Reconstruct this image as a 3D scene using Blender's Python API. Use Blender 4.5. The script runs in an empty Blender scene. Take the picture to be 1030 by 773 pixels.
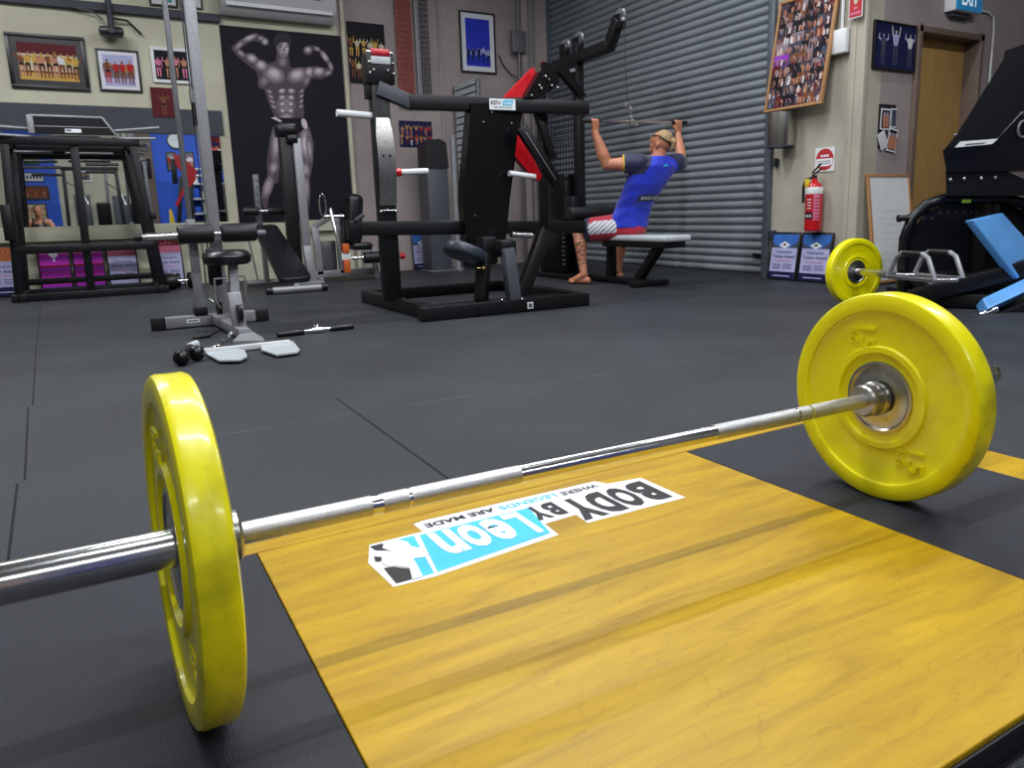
import bpy, bmesh, math, random
from mathutils import Vector, Matrix
random.seed(7)
C = bpy.context.scene.collection
PI = math.pi

# ------------------------------------------------------------------ camera
CAMZ = 0.6834
CR = Vector((0.86004648, -0.50949523, -0.02710478))
CU = Vector((0.12131643, 0.15260802, 0.98081248))
CF = Vector((0.49558287, 0.84683257, -0.19306013))
CPOS = Vector((0, 0, CAMZ))
FPX = 756.9132; PX = 515 + 28.592; PY = 386.5 - 23.847
cam_d = bpy.data.cameras.new('camera'); cam = bpy.data.objects.new('camera', cam_d); C.objects.link(cam)
cam_d.sensor_width = 36; cam_d.lens = FPX * 36 / 1030
cam_d.shift_x = -28.592 / 1030; cam_d.shift_y = -23.847 / 1030
cam_d.clip_start = .02
m = Matrix((CR, CU, -CF)).transposed().to_4x4(); m.translation = CPOS
cam.matrix_world = m
bpy.context.scene.camera = cam

def at(px, py, X=None, Y=None, Z=None, D=None):
    """surveying helper: the world point on a known plane (X=, Y=, Z= or distance D along heading) sighted at px,py"""
    d = CF + CR * ((px - PX) / FPX) - CU * ((py - PY) / FPX)
    if X is not None: t = X / d.x
    elif Y is not None: t = Y / d.y
    elif Z is not None: t = (Z - CAMZ) / d.z
    else:
        h = Vector((CF.x, CF.y, 0)).normalized(); t = D / d.dot(h)
    return CPOS + d * t

# ------------------------------------------------------------------ materials
def srgb(c):
    return tuple(((v / 255) / 12.92 if v / 255 <= .04045 else ((v / 255 + .055) / 1.055) ** 2.4) for v in c)
MATS = {}
def mat(name, col, rough=.5, metal=0., noise=0., nscale=20., bump=0., bscale=200., spec=.5, coat=0., emit=None, estr=1., stretch=None, col2=None, sheen=0.):
    if name in MATS: return MATS[name]
    m = bpy.data.materials.new(name); m.use_nodes = True
    nt = m.node_tree; N = nt.nodes; L = nt.links
    b = N['Principled BSDF']
    c = srgb(col)
    b.inputs['Base Color'].default_value = (*c, 1)
    b.inputs['Roughness'].default_value = rough
    b.inputs['Metallic'].default_value = metal
    b.inputs['Specular IOR Level'].default_value = spec
    b.inputs['Coat Weight'].default_value = coat
    if coat: b.inputs['Coat Roughness'].default_value = .12
    if sheen: b.inputs['Sheen Weight'].default_value = sheen
    if emit:
        b.inputs['Emission Color'].default_value = (*srgb(emit), 1); b.inputs['Emission Strength'].default_value = estr
    tc = None
    if noise or bump:
        tc = N.new('ShaderNodeTexCoord'); mp = N.new('ShaderNodeMapping')
        L.new(tc.outputs['Object'], mp.inputs['Vector'])
        if stretch: mp.inputs['Scale'].default_value = stretch
    if noise:
        n = N.new('ShaderNodeTexNoise'); n.inputs['Scale'].default_value = nscale; n.inputs['Detail'].default_value = 6
        L.new(mp.outputs[0], n.inputs['Vector'])
        r = N.new('ShaderNodeValToRGB')
        c2 = srgb(col2) if col2 else tuple(v * (1 - noise) for v in c)
        r.color_ramp.elements[0].position = .35; r.color_ramp.elements[1].position = .65
        r.color_ramp.elements[0].color = (*c2, 1)
        r.color_ramp.elements[1].color = (*(c if col2 else tuple(min(1, v * (1 + noise * .5)) for v in c)), 1)
        L.new(n.outputs['Fac'], r.inputs[0]); L.new(r.outputs[0], b.inputs['Base Color'])
    if bump:
        n2 = N.new('ShaderNodeTexNoise'); n2.inputs['Scale'].default_value = bscale; n2.inputs['Detail'].default_value = 3
        L.new(mp.outputs[0], n2.inputs['Vector'])
        bp = N.new('ShaderNodeBump'); bp.inputs['Strength'].default_value = bump; bp.inputs['Distance'].default_value = .01
        L.new(n2.outputs['Fac'], bp.inputs['Height']); L.new(bp.outputs[0], b.inputs['Normal'])
    MATS[name] = m
    return m

def rubber_floor():
    m = mat('rubber_floor', (54, 56, 61), rough=.55, bump=.35, bscale=260, spec=.38)
    nt = m.node_tree; N = nt.nodes; L = nt.links; b = N['Principled BSDF']
    tc = N.new('ShaderNodeTexCoord')
    fine = N.new('ShaderNodeTexNoise'); fine.inputs['Scale'].default_value = 420; fine.inputs['Detail'].default_value = 2
    big = N.new('ShaderNodeTexNoise'); big.inputs['Scale'].default_value = 1.3; big.inputs['Detail'].default_value = 8; big.inputs['Roughness'].default_value = .65
    L.new(tc.outputs['Object'], fine.inputs[0]); L.new(tc.outputs['Object'], big.inputs[0])
    r1 = N.new('ShaderNodeValToRGB'); r1.color_ramp.elements[0].color = (*srgb((35, 37, 41)), 1); r1.color_ramp.elements[1].color = (*srgb((52, 55, 59)), 1)
    r1.color_ramp.elements[0].position = .3; r1.color_ramp.elements[1].position = .7
    L.new(big.outputs['Fac'], r1.inputs[0])
    r2 = N.new('ShaderNodeValToRGB'); r2.color_ramp.elements[0].position = .62; r2.color_ramp.elements[1].position = .78
    r2.color_ramp.elements[0].color = (0, 0, 0, 1); r2.color_ramp.elements[1].color = (.10, .10, .11, 1)
    L.new(fine.outputs['Fac'], r2.inputs[0])
    ad = N.new('ShaderNodeMixRGB'); ad.blend_type = 'ADD'; ad.inputs[0].default_value = 1
    L.new(r1.outputs[0], ad.inputs[1]); L.new(r2.outputs[0], ad.inputs[2]); L.new(ad.outputs[0], b.inputs['Base Color'])
    rr = N.new('ShaderNodeMapRange'); rr.inputs['To Min'].default_value = .42; rr.inputs['To Max'].default_value = .62
    L.new(big.outputs['Fac'], rr.inputs[0]); L.new(rr.outputs[0], b.inputs['Roughness'])
    return m

def plywood():
    m = mat('varnished_plywood', (216, 160, 40), rough=.48, spec=.35, coat=.12)
    m.node_tree.nodes['Principled BSDF'].inputs['Coat Roughness'].default_value = .32
    nt = m.node_tree; N = nt.nodes; L = nt.links; b = N['Principled BSDF']
    tc = N.new('ShaderNodeTexCoord'); mp = N.new('ShaderNodeMapping'); mp.inputs['Scale'].default_value = (1.2, 9, 1)
    L.new(tc.outputs['Object'], mp.inputs[0])
    w = N.new('ShaderNodeTexNoise'); w.inputs['Scale'].default_value = 2.2; w.inputs['Detail'].default_value = 7; w.inputs['Distortion'].default_value = 1.2
    L.new(mp.outputs[0], w.inputs[0])
    r = N.new('ShaderNodeValToRGB'); e = r.color_ramp.elements
    e[0].position = .32; e[0].color = (*srgb((166, 127, 0)), 1); e[1].position = .7; e[1].color = (*srgb((196, 157, 4)), 1)
    x = e.new(.5); x.color = (*srgb((184, 145, 2)), 1)
    L.new(w.outputs['Fac'], r.inputs[0])
    mp2 = N.new('ShaderNodeMapping'); mp2.inputs['Scale'].default_value = (4, 60, 1); L.new(tc.outputs['Object'], mp2.inputs[0])
    f = N.new('ShaderNodeTexNoise'); f.inputs['Scale'].default_value = 3; f.inputs['Detail'].default_value = 5; f.inputs['Distortion'].default_value = .6
    L.new(mp2.outputs[0], f.inputs[0])
    r2 = N.new('ShaderNodeValToRGB'); r2.color_ramp.elements[0].position = .30; r2.color_ramp.elements[1].position = .42
    r2.color_ramp.elements[0].color = (.62, .55, .5, 1); r2.color_ramp.elements[1].color = (1, 1, 1, 1)
    L.new(f.outputs['Fac'], r2.inputs[0])
    mx = N.new('ShaderNodeMixRGB'); mx.blend_type = 'MULTIPLY'; mx.inputs[0].default_value = .25
    L.new(r.outputs[0], mx.inputs[1]); L.new(r2.outputs[0], mx.inputs[2])
    # cathedral figure: thin dark contour lines of a smooth noise
    mp3 = N.new('ShaderNodeMapping'); mp3.inputs['Scale'].default_value = (1.3, 4, 1); L.new(tc.outputs['Object'], mp3.inputs[0])
    g = N.new('ShaderNodeTexNoise'); g.inputs['Scale'].default_value = 1.6; g.inputs['Detail'].default_value = 4; L.new(mp3.outputs[0], g.inputs[0])
    mm = N.new('ShaderNodeMath'); mm.operation = 'MULTIPLY'; mm.inputs[1].default_value = 14; L.new(g.outputs['Fac'], mm.inputs[0])
    fr = N.new('ShaderNodeMath'); fr.operation = 'FRACT'; L.new(mm.outputs[0], fr.inputs[0])
    r3 = N.new('ShaderNodeValToRGB'); r3.color_ramp.elements[0].position = .0; r3.color_ramp.elements[0].color = (.72, .62, .5, 1)
    r3.color_ramp.elements[1].position = .09; r3.color_ramp.elements[1].color = (1, 1, 1, 1)
    L.new(fr.outputs[0], r3.inputs[0])
    m2 = N.new('ShaderNodeMixRGB'); m2.blend_type = 'MULTIPLY'; m2.inputs[0].default_value = .5
    L.new(mx.outputs[0], m2.inputs[1]); L.new(r3.outputs[0], m2.inputs[2]); L.new(m2.outputs[0], b.inputs['Base Color'])
    return m

def concrete(name, col, dark, scale=1.1):
    m = mat(name, col, rough=.9, bump=.12, bscale=40, spec=.2)
    nt = m.node_tree; N = nt.nodes; L = nt.links; b = N['Principled BSDF']
    tc = N.new('ShaderNodeTexCoord'); n = N.new('ShaderNodeTexNoise'); n.inputs['Scale'].default_value = scale; n.inputs['Detail'].default_value = 9; n.inputs['Roughness'].default_value = .6
    L.new(tc.outputs['Object'], n.inputs[0])
    r = N.new('ShaderNodeValToRGB'); r.color_ramp.elements[0].position = .35; r.color_ramp.elements[1].position = .65
    r.color_ramp.elements[0].color = (*srgb(dark), 1); r.color_ramp.elements[1].color = (*srgb(col), 1)
    L.new(n.outputs['Fac'], r.inputs[0]); L.new(r.outputs[0], b.inputs['Base Color'])
    return m

def brushed(name, col, rough=.3):
    m = mat(name, col, rough=rough, metal=1.0, bump=.05, bscale=80, stretch=(1, 1, 1))
    return m

M = dict(
    floor=rubber_floor(), wood=plywood(),
    insert=mat('platform_rubber', (36, 37, 47), rough=.6, noise=.25, nscale=300, bump=.3, bscale=300, spec=.4),
    edge=mat('black_edge', (22, 22, 28), rough=.5, noise=.2),
    wall=concrete('cream_concrete', (205, 202, 180), (184, 180, 160)),
    wallgrey=concrete('grey_mauve_concrete', (168, 156, 152), (146, 134, 134), .9),
    wallpale=concrete('pale_concrete', (190, 184, 168), (166, 160, 146)),
    ceil=mat('ceiling_paint', (120, 120, 122), rough=.95, noise=.1, nscale=3),
    band=mat('dark_grey_paint', (58, 62, 70), rough=.6, noise=.15, nscale=3),
    rail=mat('dark_rail', (52, 55, 66), rough=.6, noise=.15, nscale=8),
    mirror=mat('mirror_glass', (225, 230, 230), rough=.015, metal=1.0),
    slat=mat('shutter_steel', (150, 157, 163), rough=.42, metal=.3, noise=.1, nscale=1.5, spec=.5),
    guide=mat('guide_steel', (104, 112, 122), rough=.45, metal=.4, noise=.1, nscale=8),
    yellow=None, chrome=mat('chrome', (228, 228, 228), rough=.19, metal=1.0, noise=.06, nscale=30),
    steel=mat('brushed_steel', (190, 188, 184), rough=.28, metal=1.0, noise=.18, nscale=60, bump=.05, bscale=300),
    knurl=mat('knurled_steel', (205, 205, 205), rough=.42, metal=1.0, noise=.12, nscale=300, bump=.2, bscale=900),
    black=mat('black_powder_coat', (14, 14, 18), rough=.4, spec=.4, noise=.2, nscale=30),
    blackgloss=mat('black_gloss_paint', (12, 12, 16), rough=.25, spec=.4, noise=.1, nscale=10),
    vinyl=mat('black_vinyl', (20, 21, 25), rough=.32, noise=.2, nscale=40, bump=.1, bscale=60),
    foam=mat('black_foam', (22, 23, 26), rough=.45, noise=.2, nscale=80, bump=.2, bscale=250),
    rubber=mat('black_rubber', (18, 18, 20), rough=.4, noise=.2, nscale=60),
    grey=mat('silver_powder_coat', (150, 150, 154), rough=.4, metal=.25, noise=.1, nscale=40),
    dgrey=mat('dark_grey_shroud', (74, 76, 84), rough=.5, noise=.12, nscale=20),
    midgrey=mat('mid_grey_metal', (112, 113, 118), rough=.4, metal=.3, noise=.12, nscale=30),
    red=mat('red_paint', (205, 18, 32), rough=.3, coat=.4, noise=.08, nscale=10),
    redfoam=mat('red_foam', (190, 30, 50), rough=.5, noise=.1, nscale=40),
    white=mat('white_plastic', (226, 228, 229), rough=.5, noise=.04, nscale=20),
    acwhite=mat('air_conditioner_plastic', (188, 184, 186), rough=.5, noise=.05, nscale=6),
    blue=mat('sky_blue_vinyl', (92, 156, 220), rough=.3, noise=.1, nscale=5, coat=.3, bump=.12, bscale=14),
    seatgrey=mat('pale_grey_vinyl', (186, 192, 196), rough=.35, noise=.06, nscale=10),
    skin=mat('skin', (190, 124, 94), rough=.5, noise=.12, nscale=14, bump=.1, bscale=60),
    orange=mat('orange_plastic', (215, 100, 40), rough=.5, noise=.15, nscale=50),
    traywire=mat('orange_cable_tray', (150, 70, 58), rough=.6, noise=.2, nscale=60),
    woodframe=mat('pine_frame', (176, 128, 84), rough=.5, noise=.2, nscale=30, stretch=(8, 1, 1)),
    dkwood=mat('dark_wood_frame', (66, 44, 40), rough=.5, noise=.3, nscale=30),
    blackframe=mat('black_picture_frame', (24, 22, 26), rough=.35, noise=.2, nscale=30),
    whitemat=mat('white_mount_board', (225, 224, 230), rough=.8, noise=.04, nscale=30),
    glassprint=mat('dark_print', (24, 22, 30), rough=.3, noise=.3, nscale=12),
    door=mat('tan_door', (184, 146, 84), rough=.55, noise=.1, nscale=5, stretch=(8, 8, 1)),
    doorframe=mat('brown_door_frame', (112, 94, 84), rough=.55, noise=.15, nscale=20),
    extred=mat('extinguisher_red', (196, 22, 32), rough=.25, coat=.5, noise=.06, nscale=20),
    yellowp=mat('yellow_tag', (225, 190, 40), rough=.5, noise=.1, nscale=40),
    txtwhite=mat('white_print', (232, 232, 234), rough=.6, noise=.03, nscale=50),
    txtblack=mat('black_print', (30, 26, 26), rough=.55, noise=.1, nscale=60),
    txtblue=mat('navy_print', (40, 46, 90), rough=.6, noise=.1, nscale=50),
    txtred=mat('red_print', (190, 40, 50), rough=.6, noise=.1, nscale=50),
    txtpink=mat('magenta_print', (180, 60, 110), rough=.6, noise=.1, nscale=50),
    cyan=mat('cyan_print', (60, 196, 232), rough=.5, noise=.04, nscale=20),
    decal=mat('white_decal', (236, 238, 242), rough=.45, noise=.03, nscale=30),
    stickdark=mat('tiny_sticker_grey', (90, 90, 98), rough=.5, noise=.2, nscale=90),
    exitblue=mat('exit_sign_blue', (40, 130, 180), rough=.4, emit=(30, 110, 165), estr=.35),
    exitwhite=mat('exit_sign_white', (235, 240, 240), rough=.4, emit=(220, 235, 240), estr=.5),
    greenlabel=mat('green_label', (150, 190, 60), rough=.4, noise=.1, nscale=40),
    bluewall=mat('blue_wall_paint', (38, 88, 205), rough=.6, noise=.08, nscale=3),
    tube=mat('fluorescent_tube', (250, 250, 255), rough=.4, emit=(235, 242, 255), estr=9.),
    seam=mat('mat_joint', (14, 14, 17), rough=.9, noise=.3, nscale=30),
    scuff=mat('chalk_scuff', (112, 114, 118), rough=.9, noise=.2, nscale=60),
    hair=mat('blond_hair', (176, 146, 104), rough=.6, noise=.35, nscale=60, bump=.5, bscale=200),
    dhair=mat('dark_hair', (112, 78, 62), rough=.6, noise=.3, nscale=60, bump=.5, bscale=200),
    shirtblue=mat('royal_blue_jersey', (26, 52, 205), rough=.55, noise=.14, nscale=9, sheen=.3, bump=.15, bscale=20),
    shirtnavy=mat('navy_jersey', (18, 22, 66), rough=.6, noise=.15, nscale=12, sheen=.3),
    shirtyellow=mat('yellow_trim', (220, 190, 50), rough=.6, noise=.1, nscale=40),
    shortsred=mat('red_shorts', (188, 20, 52), rough=.6, noise=.14, nscale=12, sheen=.3, bump=.15, bscale=20),
    shortswhite=mat('white_shorts_panel', (225, 225, 232), rough=.6, noise=.06, nscale=30),
    tattoo=mat('tattoo_ink', (92, 76, 70), rough=.55, noise=.3, nscale=60),
    brass=mat('brass_bolt', (200, 180, 120), rough=.25, metal=1., noise=.1, nscale=40),
)
def yellow_rubber():
    m = mat('yellow_bumper_rubber', (228, 214, 8), rough=.34, spec=.5, coat=.3)
    nt = m.node_tree; N = nt.nodes; L = nt.links; b = N['Principled BSDF']
    tc = N.new('ShaderNodeTexCoord'); n = N.new('ShaderNodeTexNoise'); n.inputs['Scale'].default_value = 9; n.inputs['Detail'].default_value = 9; n.inputs['Roughness'].default_value = .7
    L.new(tc.outputs['Object'], n.inputs[0])
    r = N.new('ShaderNodeValToRGB'); e = r.color_ramp.elements
    e[0].position = .26; e[0].color = (*srgb((222, 208, 4)), 1); e[1].position = .44; e[1].color = (*srgb((243, 234, 0)), 1)
    L.new(n.outputs['Fac'], r.inputs[0]); 
    # scuffs on the tread (outer rim)
    sx = N.new('ShaderNodeSeparateXYZ'); L.new(tc.outputs['Object'], sx.inputs[0])
    vl = N.new('ShaderNodeVectorMath'); vl.operation = 'LENGTH'
    cb = N.new('ShaderNodeCombineXYZ'); L.new(sx.outputs['Y'], cb.inputs['Y']); L.new(sx.outputs['Z'], cb.inputs['Z'])
    L.new(cb.outputs[0], vl.inputs[0])
    mr = N.new('ShaderNodeMapRange'); mr.inputs['From Min'].default_value = .205; mr.inputs['From Max'].default_value = .222
    L.new(vl.outputs['Value'], mr.inputs[0])
    n2 = N.new('ShaderNodeTexNoise'); n2.inputs['Scale'].default_value = 14; n2.inputs['Detail'].default_value = 8; L.new(tc.outputs['Object'], n2.inputs[0])
    r2 = N.new('ShaderNodeValToRGB'); r2.color_ramp.elements[0].position = .5; r2.color_ramp.elements[1].position = .72
    L.new(n2.outputs['Fac'], r2.inputs[0])
    mu = N.new('ShaderNodeMath'); mu.operation = 'MULTIPLY'; L.new(mr.outputs[0], mu.inputs[0]); L.new(r2.outputs[0], mu.inputs[1])
    mu2 = N.new('ShaderNodeMath'); mu2.operation = 'MULTIPLY'; mu2.inputs[1].default_value = .55; L.new(mu.outputs[0], mu2.inputs[0])
    mx = N.new('ShaderNodeMixRGB'); mx.inputs[2].default_value = (*srgb((110, 98, 20)), 1)
    L.new(mu2.outputs[0], mx.inputs[0]); L.new(r.outputs[0], mx.inputs[1]); L.new(mx.outputs[0], b.inputs['Base Color'])
    return m
M['yellow'] = yellow_rubber()

# ------------------------------------------------------------------ mesh builder
class MB:
    def __init__(s): s.v = []; s.f = []; s.mi = []; s.mats = []; s.cur = 0
    def use(s, m):
        if m not in s.mats: s.mats.append(m)
        s.cur = s.mats.index(m); return s
    def raw(s, vs, fs, T=None):
        o = len(s.v)
        for p in vs:
            p = Vector(p); s.v.append(T @ p if T else p)
        for f in fs: s.f.append([i + o for i in f]); s.mi.append(s.cur)
        return s
    def frombm(s, bm, T=None):
        bm.verts.index_update()
        s.raw([v.co for v in bm.verts], [[v.index for v in f.verts] for f in bm.faces], T); bm.free(); return s
    def box(s, c, size, rot=None, bev=0., seg=2):
        bm = bmesh.new(); bmesh.ops.create_cube(bm, size=1)
        bmesh.ops.scale(bm, vec=size, verts=bm.verts)
        if bev: bmesh.ops.bevel(bm, geom=bm.edges[:], offset=min(bev, min(size) * .49), segments=seg, profile=.5, affect='EDGES')
        T = Matrix.Translation(Vector(c))
        if rot is not None: T = T @ rot.to_4x4()
        return s.frombm(bm, T)
    def beam(s, p0, p1, w, h, up=(0, 0, 1), bev=.006, ext=0.):
        p0 = Vector(p0); p1 = Vector(p1); d = (p1 - p0); L = d.length; z = d.normalized(); up = Vector(up)
        if abs(z.dot(up)) > .98: up = Vector((0, 1, 0))
        x = up.cross(z).normalized(); y = z.cross(x)
        R = Matrix((x, y, z)).transposed()
        return s.box((p0 + p1) / 2, (w, h, L + 2 * ext), R, bev)
    def cyl(s, p0, p1, r, r1=None, n=20, cap=True):
        p0 = Vector(p0); p1 = Vector(p1); r1 = r if r1 is None else r1
        z = (p1 - p0).normalized(); x = z.orthogonal().normalized(); y = z.cross(x)
        vs = []
        for k in range(n):
            a = 2 * PI * k / n; d = x * math.cos(a) + y * math.sin(a); vs.append(p0 + d * r)
        for k in range(n):
            a = 2 * PI * k / n; d = x * math.cos(a) + y * math.sin(a); vs.append(p1 + d * r1)
        fs = [[k, (k + 1) % n, n + (k + 1) % n, n + k] for k in range(n)]
        if cap: fs += [list(range(n))[::-1], list(range(n, 2 * n))]
        return s.raw(vs, fs)
    def rcyl(s, p0, p1, r, e=.01, n=24):
        p0 = Vector(p0); p1 = Vector(p1); L = (p1 - p0).length
        return s.lathe([(0, 0), (r - e, 0), (r - e * .3, e * .3), (r, e), (r, L - e), (r - e * .3, L - e * .3), (r - e, L), (0, L)], p0, p1 - p0, n)
    def lathe(s, prof, o, axis, n=32):
        o = Vector(o); z = Vector(axis).normalized(); x = z.orthogonal().normalized(); y = z.cross(x)
        rings = []; vs = []
        for (r, a) in prof:
            if r <= 1e-6: rings.append([len(vs)]); vs.append(o + z * a)
            else:
                rings.append(list(range(len(vs), len(vs) + n)))
                for k in range(n):
                    t = 2 * PI * k / n; vs.append(o + z * a + (x * math.cos(t) + y * math.sin(t)) * r)
        fs = []
        for A, B in zip(rings, rings[1:]):
            for k in range(n):
                if len(A) == 1 and len(B) == 1: continue
                if len(A) == 1: fs.append([A[0], B[k], B[(k + 1) % n]])
                elif len(B) == 1: fs.append([A[k], A[(k + 1) % n], B[0]])
                else: fs.append([A[k], A[(k + 1) % n], B[(k + 1) % n], B[k]])
        return s.raw(vs, fs)
    def tube(s, pts, r, n=10, closed=False):
        pts = [Vector(p) for p in pts]; K = len(pts); vs = []; fs = []
        rr = r if isinstance(r, (list, tuple)) else [r] * K
        up = None
        for i, p in enumerate(pts):
            if closed: t = (pts[(i + 1) % K] - pts[i - 1]).normalized()
            else: t = (pts[min(i + 1, K - 1)] - pts[max(i - 1, 0)]).normalized()
            if up is None: x = t.orthogonal().normalized()
            else:
                x = up - t * up.dot(t); x = x.normalized() if x.length > 1e-6 else t.orthogonal().normalized()
            up = x; y = t.cross(x)
            for k in range(n):
                a = 2 * PI * k / n; vs.append(p + (x * math.cos(a) + y * math.sin(a)) * rr[i])
        for i in range(K if closed else K - 1):
            j = (i + 1) % K
            for k in range(n): fs.append([i * n + k, i * n + (k + 1) % n, j * n + (k + 1) % n, j * n + k])
        if not closed: fs += [list(range(n))[::-1], list(range((K - 1) * n, K * n))]
        return s.raw(vs, fs)
    def ball(s, c, r, seg=16, ring=10, rot=None):
        bm = bmesh.new(); bmesh.ops.create_uvsphere(bm, u_segments=seg, v_segments=ring, radius=1)
        if not isinstance(r, (tuple, list)): r = (r, r, r)
        bmesh.ops.scale(bm, vec=r, verts=bm.verts)
        T = Matrix.Translation(Vector(c))
        if rot is not None: T = T @ rot.to_4x4()
        return s.frombm(bm, T)
    def prism(s, pts, th):
        """planar polygon (3D points) swept along the vector th"""
        pts = [Vector(p) for p in pts]; th = Vector(th); n = len(pts)
        fs = [list(range(n))[::-1], list(range(n, 2 * n))] + [[k, (k + 1) % n, n + (k + 1) % n, n + k] for k in range(n)]
        return s.raw(pts + [p + th for p in pts], fs)
    def poly(s, pts): return s.raw(pts, [list(range(len(pts)))])
    def build(s, name, m=None, parent=None, smooth=True, bevel=0.):
        me = bpy.data.meshes.new(name)
        base = parent_loc(parent) if parent else None
        if parent is None and s.v:
            lo = [min(p[i] for p in s.v) for i in range(3)]; hi = [max(p[i] for p in s.v) for i in range(3)]
            base = Vector(((lo[0] + hi[0]) / 2, (lo[1] + hi[1]) / 2, lo[2]))
        me.from_pydata([tuple(p - base) for p in s.v], [], s.f)
        mats = s.mats if s.mats else [m]
        for k in mats: me.materials.append(k if not isinstance(k, str) else M[k])
        if s.mats: me.polygons.foreach_set('material_index', s.mi)
        bm = bmesh.new(); bm.from_mesh(me); bmesh.ops.recalc_face_normals(bm, faces=bm.faces); bm.to_mesh(me); bm.free()
        if smooth:
            me.polygons.foreach_set('use_smooth', [True] * len(me.polygons)); me.set_sharp_from_angle(angle=math.radians(35))
        o = bpy.data.objects.new(name, me); C.objects.link(o)
        if parent: o.parent = parent
        else: o.location = base
        return o

def _parts(s, name, m=None, parent=None, smooth=True):
    """one object for every connected piece"""
    par = list(range(len(s.v)))
    def fi(i):
        while par[i] != i: par[i] = par[par[i]]; i = par[i]
        return i
    for f in s.f:
        for k in f[1:]: par[fi(k)] = fi(f[0])
    groups = {}
    for f, mi_ in zip(s.f, s.mi): groups.setdefault(fi(f[0]), []).append((f, mi_))
    out = []
    for g, fs in groups.items():
        q = MB(); q.mats = list(s.mats); idx = {}
        for f, mi_ in fs:
            nf = []
            for i in f:
                if i not in idx: idx[i] = len(q.v); q.v.append(s.v[i])
                nf.append(idx[i])
            q.f.append(nf); q.mi.append(mi_)
        used = sorted(set(q.mi)); q.mats = [s.mats[i] for i in used]; q.mi = [used.index(i) for i in q.mi]
        out.append(q.build(name, m, parent, smooth))
    return out
MB.parts = _parts
LOCS = {}
def parent_loc(p):
    v = Vector((0, 0, 0))
    while p is not None: v += p.location; p = p.parent
    return v
def mb(m=None):
    b = MB()
    if m: b.use(M[m] if isinstance(m, str) else m)
    return b
def thing(name, label, cat, loc=(0, 0, 0), group=None):
    o = bpy.data.objects.new(name, None); C.objects.link(o); o.location = loc; o.empty_display_size = .1
    o['label'] = label; o['category'] = cat
    if group: o['group'] = group
    return o
def tag(o, label, cat, group=None):
    o['label'] = label; o['category'] = cat
    if group: o['group'] = group
    return o
def struct(b, name, m=None):
    o = b.build(name, m, smooth=False); o['kind'] = 'structure'; return o
def lab(o, s): o['label'] = s; return o
def copy_tree(o, parent=None, delta=None):
    c = o.copy(); C.objects.link(c); c.parent = parent
    for ch in [k for k in bpy.data.objects if k.parent == o]: copy_tree(ch, c)
    return c

def text_mesh(b, s, org, xd, yd, size, mat_, sx=1., bold=0., extrude=0., align='LEFT', space=1.0, shear=0.):
    """append lettering to a mesh builder"""
    cu = bpy.data.curves.new('t', 'FONT'); cu.body = s; cu.size = size; cu.offset = bold; cu.extrude = extrude
    cu.align_x = align; cu.space_character = space; cu.resolution_u = 3; cu.shear = shear
    ob = bpy.data.objects.new('t', cu); C.objects.link(ob)
    dg = bpy.context.evaluated_depsgraph_get(); me = bpy.data.meshes.new_from_object(ob.evaluated_get(dg))
    xd = Vector(xd).normalized(); yd = Vector(yd).normalized(); zd = xd.cross(yd)
    org = Vector(org)
    b.use(M[mat_] if isinstance(mat_, str) else mat_)
    b.raw([org + xd * (v.co.x * sx) + yd * v.co.y + zd * v.co.z for v in me.vertices], [list(p.vertices) for p in me.polygons])
    bpy.data.objects.remove(ob); bpy.data.curves.remove(cu); bpy.data.meshes.remove(me)
    return b
def text_fit(b, s, org, xd, yd, width, height, mat_, bold=0., extrude=0., shear=0.):
    """lettering scaled to an exact width and cap height, origin at its lower-left corner"""
    t = MB(); text_mesh(t, s, (0, 0, 0), (1, 0, 0), (0, 1, 0), 1., mat_, bold=bold, shear=shear, extrude=0)
    x0 = min(v.x for v in t.v); x1 = max(v.x for v in t.v); y0 = min(v.y for v in t.v); y1 = max(v.y for v in t.v)
    xd = Vector(xd).normalized(); yd = Vector(yd).normalized(); zd = xd.cross(yd); org = Vector(org)
    b.use(M[mat_] if isinstance(mat_, str) else mat_)
    P = [org + xd * ((v.x - x0) / (x1 - x0) * width) + yd * ((v.y - y0) / (y1 - y0) * height) for v in t.v]
    if extrude:
        n = len(P); cnt = {}
        for f in t.f:
            for i in range(len(f)):
                e = (f[i], f[(i + 1) % len(f)]); cnt[e] = cnt.get(e, 0) + 1
        F = [list(f) for f in t.f]
        F2 = [[i + n for i in f] for f in F]
        sides = [[a, bb, bb + n, a + n] for (a, bb) in cnt if (bb, a) not in cnt]
        b.raw(P + [p + zd * extrude for p in P], F2 + sides)
    else: b.raw(P, t.f)
    return b
# ------------------------------------------------------------------ room shell
YW, XW, Y3, H = 9.25, 5.6, 4.2, 4.6
YR, XL, XR = -5.0, -5.5, 9.5
b = mb('floor'); b.box(((XL + XR) / 2, (YR + YW) / 2 + .1, -.05), (XR - XL + .4, YW - YR + .6, .1)); struct(b, 'floor')
b = mb('ceil'); b.box(((XL + XR) / 2, (YR + YW) / 2, H + .05), (XR - XL + .4, YW - YR + .4, .1)); struct(b, 'ceiling')
# back wall: cream to the left of the pilaster, mauve-grey to its right
b = mb('wall'); b.box(((XL + 2.78) / 2, YW + .1, H / 2), (2.78 - XL, .2, H)); b.use(M['wallgrey']); b.box(((2.78 + 5.9) / 2, YW + .1, H / 2), (5.9 - 2.78, .2, H)); struct(b, 'wall_back')
b = mb('wallpale')
b.box((XW + .1, (Y3 + 5.17) / 2, H / 2), (.2, 5.17 - Y3, H)); b.box((XW + .1, (5.17 + YW) / 2, 4.3), (.2, YW - 5.17, .6)); struct(b, 'wall_right')
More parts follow.
